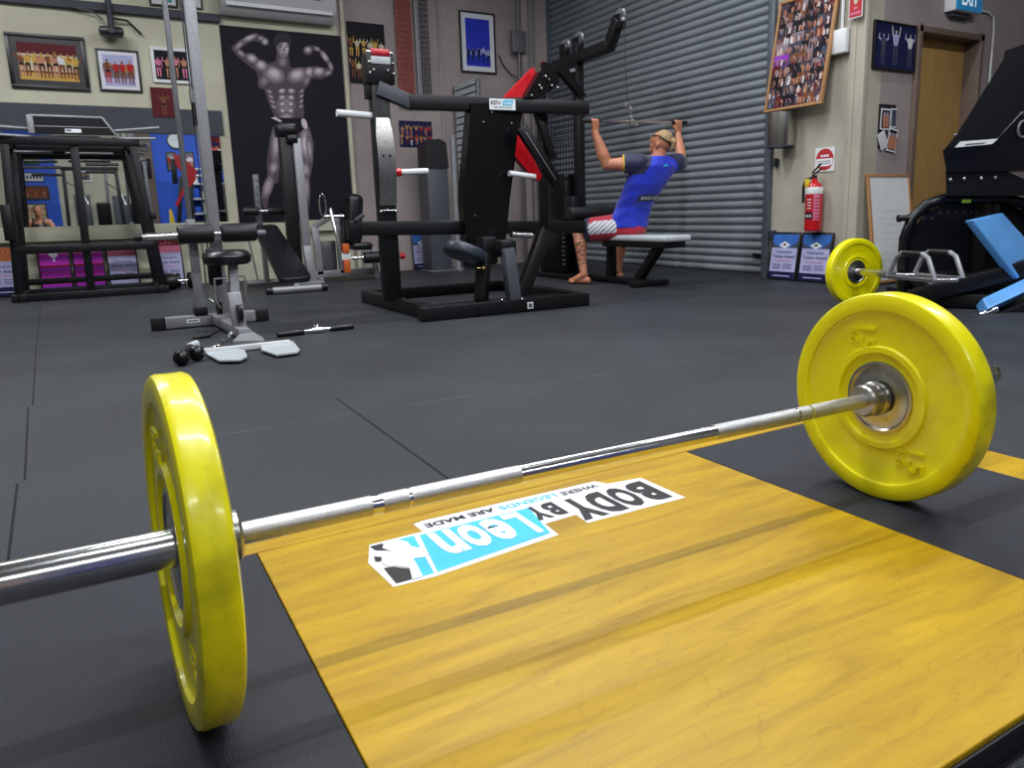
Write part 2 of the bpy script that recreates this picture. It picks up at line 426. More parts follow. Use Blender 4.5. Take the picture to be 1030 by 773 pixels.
# wall with the tan door (opening 6.29..7.09, 2.1 high)
DX0, DX1, DZ = 6.27, 7.14, 2.10
b = mb('wallgrey')
b.box(((XW + .2 + DX0 - .05) / 2, Y3 + .12, H / 2), (DX0 - .05 - XW - .2, .24, H)); b.box(((DX1 + .05 + XR) / 2, Y3 + .12, H / 2), (XR - DX1 - .05, .24, H))
b.box(((DX0 + DX1) / 2, Y3 + .12, (DZ + .05 + H) / 2), (DX1 - DX0 + .1, .24, H - DZ - .05)); struct(b, 'wall_entrance')
b = mb('wallpale'); b.box((XR + .1, (YR + Y3) / 2, H / 2), (.2, Y3 - YR, H)); struct(b, 'wall_far_right')
b = mb('wall'); b.box((XL - .1, (YR + YW) / 2, H / 2), (.2, YW - YR, H)); struct(b, 'wall_left')
b = mb('wall'); b.box(((XL + XR) / 2, YR - .1, H / 2), (XR - XL, .2, H)); struct(b, 'wall_front')
# pilasters
b = mb('wallpale'); b.box((XW - .01, Y3 + .065, H / 2), (.05, .15, H), bev=.01); b.box((XW - .022, Y3 + .09, H / 2), (.05, .035, H), bev=.005); struct(b, 'trim_1')
b = mb('wall'); b.box((2.842, YW - .02, H / 2), (.045, .04, H), bev=.006); struct(b, 'trim_2')
b = mb('wallgrey'); b.box((4.06, YW - .012, H / 2), (.03, .03, H), bev=.005); b.box((5.40, YW - .05, H / 2), (.38, .1, H), bev=.01); struct(b, 'trim_3')
b = mb('rail'); b.box(((XL + 1.5) / 2, YW - .03, 2.83), (1.5 - XL, .06, .085), bev=.01); struct(b, 'trim_4')
b = mb('band'); b.box(((XL + 1.42) / 2, YW - .012, (1.62 + 1.875) / 2), (1.42 - XL, .024, .255)); struct(b, 'trim_5')
b = mb('wall'); b.box(((XL + 1.45) / 2, YW - .03, .60), (1.45 - XL, .06, .15), bev=.006); struct(b, 'trim_6')
b = mb('wall'); b.box(((2.0 + 2.76) / 2 , YW - .03, .60), (.76, .06, .13), bev=.006); struct(b, 'trim_7')

# roller shutter
d = thing('door_1', 'grey steel roller shutter closed behind the seated lifter', 'roller shutter', (XW, 7.2, 0)); del d['label'], d['category']; d['kind'] = 'structure'
b = mb('slat'); prof = []; dz = .0805; nz = int(4.0 / dz)
for i in range(nz):
    z = .02 + i * dz
    for (u, dx) in ((0, .016), (.06, .0165), (.13, .004), (.3, -.006), (.5, -.009), (.72, -.006), (.9, .003), (.95, .0155)): prof.append((XW + .075 + dx * 1.3, z + u * dz))
vs = [(x, 5.2, z) for x, z in prof] + [(x, YW - .02, z) for x, z in prof]; n = len(prof)
b.raw(vs, [[k, k + 1, n + k + 1, n + k] for k in range(n - 1)]); b.build('slat_curtain', None, d)
b = mb('guide'); b.box((XW + .03, 5.19, 2.0), (.14, .075, 4.0), bev=.006); b.box((XW - .02, 5.165, 2.0), (.03, .03, 4.0), bev=.003); b.build('guide_rail', None, d)
b = mb('guide'); b.box((XW + .03, YW - .05, 2.0), (.12, .06, 4.0), bev=.006); b.build('guide_rail', None, d)
b = mb('rail')
for z in (.42, 1.08, 1.35): b.box((XW - .03, 5.10, z), (.05, .05, .07), bev=.005)
b.parts('latch', None, d)
b = mb('black'); b.box((XW + .045, 5.35, .21), (.015, .13, .035), bev=.004); b.build('lock', None, d)

# tan entrance door set back in its frame
d = thing('door_2', '', 'door', ((DX0 + DX1) / 2, Y3, 0)); del d['label'], d['category']; d['kind'] = 'structure'
b = mb('door'); b.box(((DX0 + DX1) / 2, Y3 + .135, DZ / 2), (DX1 - DX0, .045, DZ - .01), bev=.002); b.build('door_leaf', None, d)
b = mb('doorframe')
b.box((DX0 - .02, Y3 + .09, DZ / 2 + .03), (.05, .26, DZ + .06), bev=.004); b.box((DX1 + .02, Y3 + .09, DZ / 2 + .03), (.05, .26, DZ + .06), bev=.004); b.box(((DX0 + DX1) / 2, Y3 + .09, DZ + .02), (DX1 - DX0 + .1, .26, .05), bev=.004)
b.build('door_frame', None, d)
b = mb('chrome'); b.tube([(DX1 - .08, Y3 + .11, 1.0), (DX1 - .08, Y3 + .055, 1.0), (DX1 - .2, Y3 + .055, 1.0)], .011); b.cyl((DX1 - .08, Y3 + .112, 1.0), (DX1 - .08, Y3 + .10, 1.0), .028); b.build('door_handle', None, d)

# mirror on the back wall (a real mirror)
b = mb('mirror'); b.box(((XL + .3 + 1.37) / 2, YW - .012, (.675 + 1.612) / 2), (1.37 - XL - .3, .012, 1.612 - .675)); o = b.build('pane', None, None, smooth=False)
o.name = 'wall_mirror'; tag(o, 'long frameless mirror on the cream back wall under the dark grey band', 'mirror')

# joints of the rubber mats: shallow dark strips let into the floor
b = mb('seam')
def seam(p, q, w=.006): 
    p = Vector((*p, 0)); q = Vector((*q, 0)); t = (q - p).normalized().cross(Vector((0, 0, 1))) * w / 2
    b.poly([p - t + Vector((0, 0, .0012)), p + t + Vector((0, 0, .0012)), q + t + Vector((0, 0, .0012)), q - t + Vector((0, 0, .0012))])
for p, q in (((41, 305), (37.5, 342)), ((36.5, 344), (33, 408)), ((28.5, 410), (25, 483)), ((17.5, 487), (8, 566))):
    p, q = at(*p, Z=0), at(*q, Z=0); seam((p.x, p.y), (q.x, q.y), .006)
for xs, y0, y1 in ((.735, 1.55, 2.85), (-1.25, 1.3, 5), (.1, -3, .3), (1.2, -3, .3)):
    seam((xs, y0), (xs + .01, y1), .006)
o = b.build('floor_joints'); o.name = 'trim_8'; o['kind'] = 'structure'
b = mb('scuff')
random.seed(4)
def hair_seam(y, x0, x1):
    x = x0
    while x < x1:
        l = random.uniform(.05, .3); w = random.uniform(.0012, .003)
        b.poly([(x, y - w, .0013), (x + l, y - w, .0013), (x + l, y + w, .0013), (x, y + w, .0013)]); x += l + random.uniform(.01, .2)
hair_seam(2.56, -.2, 2.4); hair_seam(3.93, -.3, 2.6); hair_seam(5.3, 2.2, 3.6); hair_seam(1.58, -.2, .2)
for k in range(70):
    x, y = random.uniform(-1.2, 4), random.uniform(1.6, 5.0); r = random.uniform(.0015, .004)
    b.poly([(x + r * math.cos(t) * random.uniform(.6, 1.4), y + r * math.sin(t), .0015) for t in [i * PI / 3 for i in range(6)]])
o = b.build('chalk'); o.name = 'trim_9'; o['kind'] = 'structure'

# ------------------------------------------------------------------ printed pictures
PAL = {k: mat('ink_' + k, c, rough=.6, noise=.08, nscale=12, spec=.2) for k, c in dict(
    tan=(186, 130, 102), gold=(200, 158, 76), brown=(120, 70, 48), maroon=(92, 28, 36), white=(214, 212, 214), grey=(120, 116, 124),
    pink=(214, 120, 150), violet=(150, 60, 190), blue=(44, 60, 190), teal=(60, 150, 150), black=(22, 20, 28), navy=(28, 30, 72), red=(180, 36, 40), green=(70, 96, 60),
    lilac=(176, 176, 214), magenta=(176, 44, 170), sky=(60, 110, 190), cream=(206, 196, 168), orange=(200, 116, 66), steel=(70, 78, 96), paleskin=(206, 190, 198), midskin=(140, 124, 134), darkskin=(72, 62, 74), ink=(20, 18, 30)).items()}
def fig(b, o, ux, n, x, z, h, skin, top, legs, pose=0, lift=.0015, seed=0):
    """a small printed standing figure, flat on the picture"""
    uz = Vector((0, 0, 1)); L = lambda u, v: o + ux * (x + u * h) + uz * (z + v * h) + n * lift
    P = lambda m, pts: (b.use(PAL[m]), b.poly([L(u, v) for u, v in pts]))
    for q in (-1, 1): P(legs, [(q * .03, 0), (q * .085, 0), (q * .095, .28), (q * .11, .46), (q * .005, .47), (q * .03, .25)])
    P('black' if top in ('tan', 'gold', 'brown', 'pink') else legs, [(-.10, .45), (.10, .45), (.085, .54), (-.085, .54)])
    P(top, [(-.08, .53), (.08, .53), (.145, .76), (.13, .81), (.04, .85), (-.04, .85), (-.13, .81), (-.145, .76)])
    P(skin, [(.042 * math.cos(t), .915 + .055 * math.sin(t)) for t in [k * PI / 4 for k in range(8)]])
    P('black' if seed % 2 else 'brown', [(-.042, .93), (.042, .93), (.03, .975), (-.03, .975)])
    for s in (-1, 1):
        if pose == 0: P(skin, [(s * .13, .81), (s * .17, .78), (s * .185, .6), (s * .17, .44), (s * .145, .44), (s * .14, .6)])
        elif pose == 1: P(skin, [(s * .11, .81), (s * .16, .78), (s * .21, 1.06), (s * .175, 1.07)])
        else: P(skin, [(s * .12, .81), (s * .15, .74), (s * .27, .80), (s * .24, .96), (s * .20, .96), (s * .22, .84)])
def picture(name, label, p_bl, p_tr, wall, fw=.02, fm='blackframe', mw=0., mm='whitemat', bg='black', figs=None, group=None, extra=None, cat='picture', depth=.025, tilt=0., parent=None, off=0.):
    """framed print; p_bl and p_tr are opposite corners on the wall"""
    if wall == 'W1': ux = Vector((1, 0, 0)); n = Vector((0, -1, 0))
    elif wall == 'W2': ux = Vector((0, -1, 0)); n = Vector((-1, 0, 0))
    elif wall == 'R': ux = Vector((-1, 0, 0)); n = Vector((0, 1, 0))
    uz = Vector((0, 0, 1)); p_bl = Vector(p_bl); p_tr = Vector(p_tr)
    W = (p_tr - p_bl).dot(ux); Hh = (p_tr - p_bl).z
    o = p_bl + n * (.003 + off); c = o + ux * W / 2
    t = thing(name, label, cat, c + n * depth / 2, group)
    q = lambda u, v, d=0.: o + ux * u + uz * v + n * d
    R = Matrix((ux, n, uz)).transposed()
    if fw:
        b = mb(fm)
        for (cu, cv, su, sv) in ((W / 2, fw / 2, W, fw), (W / 2, Hh - fw / 2, W, fw), (fw / 2, Hh / 2, fw, Hh - 2 * fw), (W - fw / 2, Hh / 2, fw, Hh - 2 * fw)):
            b.box(q(cu, cv, depth / 2), (su, depth, sv), R, bev=.003)
        b.build('frame', None, t)
    if mw:
        b = mb(mm); b.box(q(W / 2, Hh / 2, depth * .3), (W - 2 * fw, depth * .5, Hh - 2 * fw), R); b.build('mount', None, t)
    b = mb(PAL[bg]); i = fw + mw; dd = depth * (.6 if mw else .5)
    b.box(q(W / 2, Hh / 2, dd / 2 + .001), (W - 2 * i, dd, Hh - 2 * i), R)
    w2, h2 = W - 2 * i, Hh - 2 * i
    if figs: figs(b, q(i, i, dd + .001), ux, n, w2, h2)
    b.build('print', None, t, smooth=False)
    return t
def rect(b, o, ux, n, x, z, w, h, m, lift=.0008):
    b.use(PAL[m] if m in PAL else M[m]); uz = Vector((0, 0, 1)); b.poly([o + ux * (x + i * w) + uz * (z + j * h) + n * lift for i, j in ((0, 0), (1, 0), (1, 1), (0, 1))])
def line_up(n_fig, skins=('tan', 'gold', 'brown'), tops=('tan', 'gold', 'red'), legs=('tan', 'brown'), back=None, floor_=None, hh=.8, poses=(0, 1, 2), seed=1, rows=1):
    def f(b, o, ux, n, w, h):
        rnd = random.Random(seed)
        if back: rect(b, o, ux, n, 0, h * .25, w, h * .45, back)
        if floor_: rect(b, o, ux, n, 0, 0, w, h * .2, floor_, .001)
        for r in range(rows):
            z0 = h * (.06 + (rows - 1 - r) * .8 / rows * .9); fh = h * hh / (rows ** .8)
            for k in range(n_fig):
                x = w * (k + .5 + rnd.uniform(-.15, .15)) / n_fig
                fig(b, o, ux, n, x, z0 + rnd.uniform(0, .04) * h, fh * rnd.uniform(.85, 1.0), rnd.choice(skins), rnd.choice(tops), rnd.choice(legs), rnd.choice(poses), .0015 + .0006 * r + .00003 * k)
    return f
W1 = lambda x, y: at(x, y, Y=YW)
W2 = lambda x, y: at(x, y, X=XW)
W3 = lambda x, y: at(x, y, Y=Y3)
def corners(f, x0, y0, x1, y1):
    """bottom-left / top-right from two image sightings averaged over both edges"""
    a = f(x0, y1); c = f(x1, y0); return a, c
def wall1(x0, x1, z0, z1): return Vector((x0, YW, z0)), Vector((x1, YW, z1))

s1 = YW / 8.95
def w1(x0, x1, z0, z1):   # surveyed rectangles on the back wall
    g = lambda z: CAMZ + (z - CAMZ) * s1
    return Vector((x0 * s1, YW, g(z0))), Vector((x1 * s1, YW, g(z1)))
picture('framed_photo', 'wide black-framed stage photo of a row of competitors, leftmost picture on the cream wall', *w1(-.458, .188, 1.97, 2.47), 'W1', fw=.035, mw=.05, mm='blackframe', bg='maroon',
        figs=line_up(9, back='cream', floor_='gold', tops=('tan', 'gold', 'white', 'brown'), seed=3, hh=.75))
picture('framed_photo', 'nearly square black-framed photo with white mount and group in front of pale sky', *w1(.268, .645, 1.983, 2.383), 'W1', fw=.02, mw=.035, bg='lilac',
        figs=line_up(4, back='grey', tops=('red', 'black', 'brown'), legs=('brown', 'black', 'red'), seed=5, hh=.8, poses=(0, 2)))
picture('framed_photo', 'white-framed dark stage photo of three figures behind the cable machine uprights', *w1(.755, 1.12, 2.09, 2.435), 'W1', fw=.032, fm='white', bg='black',
        figs=line_up(4, skins=('pink', 'tan'), tops=('pink', 'tan', 'maroon'), legs=('pink', 'tan'), seed=8, hh=.8, poses=(0, 2)))
picture('wall_poster', 'small unframed maroon poster of a posing figure overlapping the dark grey band', *w1(.712, .94, 1.75, 2.04), 'W1', fw=0, bg='maroon', depth=.012, off=.024,
        figs=line_up(1, skins=('brown', ), tops=('brown', ), legs=('brown', ), seed=9, hh=.85, poses=(2, )), cat='poster')
picture('wall_poster', 'dark poster of a gold-lit group on stage beside the pilaster', *w1(2.80, 3.245, 2.205, 2.875), 'W1', fw=0, bg='black', depth=.012,
        figs=line_up(6, skins=('gold', 'cream'), tops=('gold', 'brown', 'cream'), legs=('gold', 'steel', 'brown'), seed=12, hh=.55, rows=2), cat='poster')
picture('wall_poster', 'small colourful photo of a line of competitors above the grey weight shroud', *w1(3.357, 3.78, 1.505, 1.81), 'W1', fw=0, bg='navy', depth=.012,
        figs=line_up(7, skins=('tan', 'gold'), tops=('tan', 'red', 'orange'), legs=('tan', 'white', 'maroon'), seed=15, hh=.7, rows=2), cat='poster')
picture('framed_photo', 'tall black-framed blue stage print with a wide pale mount', *w1(4.207, 4.70, 2.415, 3.135), 'W1', fw=.022, mw=.062, bg='blue',
        figs=line_up(5, skins=('white', 'lilac'), tops=('navy', 'lilac'), legs=('navy', ), seed=16, hh=.35, poses=(0, )))
picture('framed_photo', 'white board with teal print cut off by the top edge above the dark rail', *wall1(.83, 1.10, 2.90, 3.20), 'W1', fw=.02, bg='white', figs=lambda b, o, ux, n, w, h: rect(b, o, ux, n, w * .55, h * .1, w * .3, h * .5, 'teal'))
picture('framed_photo', 'plain white framed sheet above the dark rail right of the grey upright', *wall1(1.12, 1.34, 2.91, 3.22), 'W1', fw=.015, bg='white', figs=lambda b, o, ux, n, w, h: rect(b, o, ux, n, w * .2, h * .5, w * .6, h * .05, 'grey'))

# black-and-white bodybuilder poster: an anonymous double biceps pose
PP = lambda x, y, l: at(140 + x / 4.682, y / 4.682, Y=YW) + Vector((0, -l, 0))
def poster_print():
    t = thing('wall_poster', 'huge black-and-white poster of a bodybuilder flexing both arms', 'poster', (2.18, YW - .012, .66))
    g = lambda z: CAMZ + (z - CAMZ) * s1
    x0, x1, z0, z1 = 1.44 * s1, 2.72 * s1, g(.66), g(2.705)
    b = mb(PAL['ink']); b.box(((x0 + x1) / 2, YW - .008, (z0 + z1) / 2), (x1 - x0, .010, z1 - z0))
    def P(m, pts, l): b.use(PAL[m]); b.poly([PP(x, y, l) for x, y in pts])
    def E(m, cx, cy, rx, ry, l, rot=0, n=18):
        b.use(PAL[m]); b.poly([PP(cx + rx * math.cos(a) * math.cos(rot) - ry * math.sin(a) * math.sin(rot), cy + rx * math.cos(a) * math.sin(rot) + ry * math.sin(a) * math.cos(rot), l) for a in [2 * PI * k / n for k in range(n)]])
    l = .0145
    tones = [(52, 44, 56), (84, 73, 84), (114, 101, 112), (144, 130, 139), (176, 161, 169), (208, 195, 201)]
    for i, c_ in enumerate(tones): PAL['tone%d' % i] = mat('ink_tone%d' % i, c_, rough=.6, noise=.05, nscale=10, spec=.2)
    cnt = [0]
    def S(cx, cy, rx, ry, rot=0, t0=2, t1=5, dx=0, dy=0):
        for i, k in enumerate(range(t0, t1 + 1)):
            f = 1 - i / (t1 - t0 + 1) * .85; cnt[0] += 1
            E('tone%d' % k, cx + dx * (1 - f), cy + dy * (1 - f), rx * f, ry * f, l + .0004 + cnt[0] * .000012, rot, 22)
    # legs
    P('tone1', [(632, 585), (668, 585), (672, 650), (668, 770), (660, 800), (655, 860), (630, 870), (610, 930), (602, 985), (585, 985), (572, 930), (580, 880), (602, 840), (600, 770), (612, 660)], l)
    P('tone1', [(742, 600), (800, 596), (822, 680), (818, 770), (800, 850), (806, 900), (800, 985), (778, 985), (764, 900), (762, 850), (748, 760), (745, 680)], l)
    S(640, 680, 22, 92, .06, 2, 4, 6); S(632, 790, 22, 34, .2, 2, 4); S(606, 880, 24, 60, .3, 2, 4, -4)
    S(785, 680, 30, 88, -.1, 2, 5, -6); S(800, 700, 14, 70, -.12, 2, 4); S(782, 800, 22, 40, -.1, 2, 4); S(784, 890, 18, 70, .0, 2, 4)
    # torso
    P('tone1', [(640, 290), (600, 300), (565, 285), (548, 330), (560, 380), (590, 430), (606, 480), (628, 530), (640, 572), (700, 580), (768, 572), (776, 530), (768, 470), (778, 420), (800, 380), (812, 335), (790, 318), (740, 325), (705, 315), (698, 280)], l)
    S(690, 500, 66, 74, 0, 1, 3); S(590, 380, 30, 44, .5, 1, 3); S(788, 375, 20, 44, .3, 1, 3)
    S(632, 352, 58, 40, .45, 2, 5, 6, -8); S(744, 356, 52, 36, -.35, 2, 5, -6, -8)
    P('tone1', [(684, 322), (691, 322), (694, 412), (686, 414)], l + .0012)
    for r in range(4):
        for s_ in (-1, 1): S(693 + s_ * (22 - r), 430 + r * 31, 20 - r * 1.5, 14, .12 * s_, 2, 5, 0, -3)
    S(692, 552, 36, 24, 0, 2, 4)
    for r in range(4): S(612 + r * 7, 432 + r * 24, 17, 8, .6, 2, 4); S(764 - r * 1, 430 + r * 24, 14, 8, -.6, 2, 4)
    # arms
    P('tone1', [(565, 285), (600, 298), (606, 340), (560, 345), (500, 300), (452, 258), (430, 226), (468, 192), (540, 156), (585, 168), (606, 190), (608, 214), (586, 216), (560, 198), (530, 196), (488, 222), (466, 244), (500, 252), (540, 250)], l + .0002)
    S(574, 310, 36, 26, .5, 2, 5, -2, -6); S(530, 278, 34, 22, .55, 2, 5, 0, -5); S(478, 252, 26, 13, .7, 2, 4)
    S(470, 214, 34, 13, -.75, 2, 4); S(520, 180, 44, 15, -.38, 2, 5, 0, -3); S(572, 182, 18, 11, .2, 2, 4); S(592, 198, 17, 18, 0, 2, 5, -3, -3)
    P('tone1', [(785, 318), (830, 310), (868, 322), (890, 318), (872, 288), (842, 245), (818, 240), (806, 262), (776, 258), (768, 240), (776, 222), (800, 214), (828, 216), (852, 238), (888, 280), (916, 322), (906, 352), (862, 374), (808, 372)], l + .0002)
    S(800, 342, 28, 26, -.3, 2, 5, 0, -6); S(844, 340, 34, 24, .0, 2, 5, 0, -7); S(888, 345, 20, 12, -.5, 2, 4)
    S(900, 312, 11, 26, -.35, 2, 4); S(872, 268, 14, 36, -.6, 2, 5); S(836, 232, 18, 11, .5, 2, 4); S(794, 237, 20, 18, 0, 2, 5, -2, -3)
    # neck and head, turned a little, with swept dark hair
    P('tone1', [(645, 255), (702, 255), (712, 322), (636, 314)], l + .0016); S(674, 292, 22, 26, 0, 2, 3)
    E('tone0', 672, 200, 41, 46, l + .0040); P('tone0', [(634, 205), (640, 168), (668, 152), (704, 160), (716, 190), (710, 222), (640, 232)], l + .0041)
    l2 = l + .0044
    E('tone2', 675, 232, 30, 44, l2); E('tone3', 679, 232, 25, 39, l2 + .0001); E('tone4', 683, 234, 19, 32, l2 + .0002); E('tone5', 686, 226, 12, 20, l2 + .0003)
    P('tone0', [(644, 222), (644, 190), (676, 178), (704, 190), (706, 212), (694, 200), (672, 200), (654, 208)], l2 + .0005)
    for cx in (665, 692): E('ink', cx, 222, 6.5, 2.8, l2 + .0006); P('tone0', [(cx - 8, 213), (cx + 8, 211), (cx + 8, 214), (cx - 8, 216)], l2 + .0006)
    P('tone2', [(679, 222), (683, 222), (688, 243), (676, 245)], l2 + .0006); P('tone1', [(668, 257), (692, 255), (688, 261), (671, 262)], l2 + .0007)
    # trunks with a pale hip tag
    P('ink', [(632, 556), (770, 556), (790, 590), (760, 620), (700, 660), (648, 620), (630, 590)], l + .0052)
    E('tone5', 776, 584, 13, 26, l + .0056, -.3); P('tone5', [(618, 556), (640, 552), (672, 572), (660, 576)], l + .0056)
    b.build('print', None, t, smooth=False)
poster_print()

# award boards (laminated certificates in dark frames, leaning on the walls)
def award(label, cx, w, h, wall, scheme, y=None, base=0., lean=.06, txt=True, group=None):
    if wall == 'W1': ux = Vector((1, 0, 0)); n = Vector((0, -1, 0)); o = Vector((cx, YW, 0))
    else: ux = Vector((0, -1, 0)); n = Vector((-1, 0, 0)); o = Vector((XW, cx, 0))
    th = math.atan2(lean, h); uz = Vector((0, 0, 1)) * math.cos(th) - n * math.sin(th); nn = ux.cross(uz) * -1
    if nn.dot(n) < 0: nn = -nn
    o = o + n * (lean + .022) + Vector((0, 0, base)) - ux * w / 2
    t = thing('award_board', label, 'award board', o + ux * w / 2, group)
    R = Matrix((ux, nn, uz)).transposed(); q = lambda u, v, d=0.: o + ux * u + uz * v + nn * d
    b = mb('blackframe'); b.box(q(w / 2, h / 2 + .004, 0), (w, .018, h), R, bev=.003); b.build('backing', None, t)
    b = MB()
    def rc(x, z, ww, hh, m, l): b.use(PAL[m] if m in PAL else M[m]); b.poly([q(x + i * ww, z + j * hh, .0095 + l) for i, j in ((0, 0), (1, 0), (1, 1), (0, 1))])
    e = w * .05
    if scheme == 'blue': rc(e, e, w - 2 * e, h - 2 * e, 'lilac', 0); rc(e, h * .68, w - 2 * e, h * .32 - e, 'sky', .0005); rc(e, e, w - 2 * e, h * .14, 'navy', .0005); tcol = 'txtblue'
    elif scheme == 'rose': rc(e, e, w - 2 * e, h - 2 * e, 'lilac', 0); rc(e, h * .70, w - 2 * e, h * .30 - e, 'pink', .0005); rc(e, h * .84, w - 2 * e, h * .16 - e, 'maroon', .0007); tcol = 'txtblue'
    elif scheme == 'orange': rc(e, e, w - 2 * e, h - 2 * e, 'lilac', 0); rc(e, h * .70, w - 2 * e, h * .30 - e, 'orange', .0005); rc(e, e, w - 2 * e, h * .16, 'navy', .0005); tcol = 'txtblue'
    else:
        rc(e, e, w - 2 * e, h - 2 * e, 'magenta', 0); tcol = 'txtwhite'
        for k, (z, c) in enumerate(((.12, 'violet'), (.26, 'pink'), (.48, 'violet'), (.54, 'red'), (.68, 'violet'), (.8, 'pink'))): rc(e, h * z, w - 2 * e, h * .035, c, .0006)
    # emblem: a pale diamond or trophy on a stem
    b.use(M['txtwhite']); cxx = w * .5; cz = h * .77
    if scheme == 'violet': b.poly([q(cxx + a * w, cz + v * h, .011) for a, v in ((-.16, .09), (.16, .09), (.13, .0), (.02, -.05), (.03, -.12), (-.03, -.12), (-.02, -.05), (-.13, 0))])
    elif scheme == 'blue':
        b.poly([q(cxx + a * w, h * .74 + v * h, .011) for a, v in ((-.2, .0), (0, .075), (.2, .0), (0, -.075))]); b.use(PAL['steel']); b.poly([q(cxx + a * w, h * .745 + v * h, .0116) for a, v in ((-.07, .0), (0, .03), (.07, .0), (0, -.03))])
        b.use(PAL['steel']); b.poly([q(e + a * w, h * .68 + v * h, .0108) for a, v in ((0, 0), (.3, .0), (0, .12))]); b.poly([q(w - e + a * w, h * .68 + v * h, .0108) for a, v in ((0, 0), (0, .14), (-.28, 0))])
    else:
        for k in range(16):
            a = PI * k / 15; b.use(PAL['red' if k % 2 else 'pink']); b.poly([q(cxx + math.cos(a) * w * r + dx * w, h * .72 + math.sin(a) * h * .2 * r / .36 + dz * h, .011) for r, dx, dz in ((.36, -.02, 0), (.36, .02, .01), (.2, .01, 0))])
    if txt:
        text_fit(b, 'Champion', q(w * .22, h * .56, .0115), ux, uz, w * .56, h * .06, tcol, bold=.01)
        text_fit(b, 'Trainer Award', q(w * .12, h * .47, .0115), ux, uz, w * .76, h * .06, tcol, bold=.01)
        if scheme in ('blue', 'rose', 'orange'):
            rc(w * .2, h * .40, w * .6, h * .012, 'pink', .002)
            for k in range(3): rc(w * .15, h * (.32 - .04 * k), w * .28, h * .012, 'navy', .002); rc(w * .52, h * (.33 - .04 * k), w * .3, h * .01, 'navy', .002)
            rc(w * .2, h * .08, w * .6, h * .02, 'lilac', .002)
    b.build('certificate', None, t, smooth=False)
    return t
award('blue and lilac award board on the floor against the wall, nearest the shutter rail', 4.93, .335, .44, 'W2', 'blue')
award('blue and lilac award board on the floor directly under the fire extinguisher', 4.575, .335, .44, 'W2', 'blue')
award('award board with orange top, cut off by the left edge of the photo', -.79, .30, .50, 'W1', 'orange')
award('left one of the two purple award boards seen through the black rack', -.34, .285, .50, 'W1', 'violet', txt=False)
award('right one of the two purple award boards, behind the middle post of the rack', -.04, .285, .50, 'W1', 'violet', txt=False)
award('lilac award board with rose top seen through the right half of the rack', .27, .29, .50, 'W1', 'rose')
award('lilac award board with rose top between the rack and the cable machine', .71, .29, .52, 'W1', 'rose')
award('small blue and lilac award board on the floor left of the grey weight shroud', 3.66, .26, .46, 'W1', 'blue')

# ------------------------------------------------------------------ things on the walls
# air conditioner
t = thing('air_conditioner', 'white split-system air conditioner above the bodybuilder poster', 'air conditioner', (2.13, YW, 2.86))
pr = [(0, 2.88), (.10, 2.86), (.19, 2.91), (.235, 3.0), (.24, 3.2), (.20, 3.24), (0, 3.24)]
b = mb('acwhite'); b.prism([(1.50, YW - .002 - a, z) for a, z in pr], (1.22, 0, 0)); b.build('casing', None, t)
b = mb('white'); b.box((2.11, YW - .225, 2.965), (1.14, .01, .075), Matrix.Rotation(-.45, 3, 'X'), bev=.003); b.build('louvre', None, t)
b = mb('txtblack'); b.box((2.5, YW - .244, 3.08), (.09, .004, .012)); b.build('badge', None, t)
# camera bracket
t = thing('security_camera', 'small dark camera on a short pole in front of the dark rail, top left', 'camera', (.44, YW - .1, 2.6))
b = mb('rail'); b.cyl((.445, YW - .1, 2.9), (.45, YW - .1, 2.62), .03); b.build('pole', None, t)
b = mb('blackframe'); b.box((.44, YW - .14, 2.58), (.22, .14, .09), bev=.03); b.cyl((.44, YW - .2, 2.58), (.44, YW - .24, 2.58), .03); b.build('housing', None, t)
b = mb('blackframe'); b.tube([(.38, YW - .1, 2.7), (.3, YW - .08, 2.77), (.1, YW - .07, 2.8)], .008); b.tube([(.47, YW - .1, 2.72), (.60, YW - .05, 2.72), (.72, YW - .035, 2.60)], .011); b.build('cable', None, t)
# cable tray
t = thing('cable_tray', 'vertical orange mesh cable tray with grey conduits on the back wall', 'cable tray', (3.66, YW, 1.9))
b = mb('traywire')
for i in range(7): b.box((3.50 + i * .030, YW - .05, 3.2), (.017, .012, 2.4))
for k in range(38): b.box((3.59, YW - .046, 2.03 + k * .063), (.22, .008, .014))
b.build('orange_mesh', None, t)
b = mb('rail')
for i in range(4): b.box((3.80 + i * .035, YW - .05, 3.2), (.007, .012, 2.4))
for k in range(38): b.box((3.85, YW - .046, 2.03 + k * .063), (.13, .008, .01))
b.build('dark_mesh', None, t)
b = mb('grey'); b.cyl((3.745, YW - .06, 2.0), (3.745, YW - .06, 4.5), .014); b.cyl((3.775, YW - .06, 2.0), (3.775, YW - .06, 4.5), .009); b.build('conduit', None, t)
# grey vent box and pipe
t = thing('junction_box', 'flat grey metal box on a vertical pipe right of the blue stage print', 'junction box', (5.0, YW, 2.73))
b = mb('midgrey'); b.box((5.13, YW - .14, 2.88), (.20, .06, .27), bev=.008); b.build('box', None, t)
b = mb('midgrey'); b.cyl((5.15, YW - .115, 0.02), (5.15, YW - .115, 4.5), .018); b.build('pipe', None, t)
b = mb('rail'); b.tube([(4.9, YW - .02, 2.72), (4.95, YW - .03, 2.6), (5.05, YW - .03, 2.5), (5.14, YW - .11, 2.42)], .008); b.build('cable', None, t)
# pipe pair by the shutter corner
b = mb('midgrey'); b.cyl((5.30, YW - .13, 0.02), (5.30, YW - .13, 4.5), .012); b.cyl((5.37, YW - .13, .02), (5.37, YW - .13, 4.5), .012); tag(b.build('conduit'), 'pair of thin grey conduits running up beside the shutter corner', 'conduit')

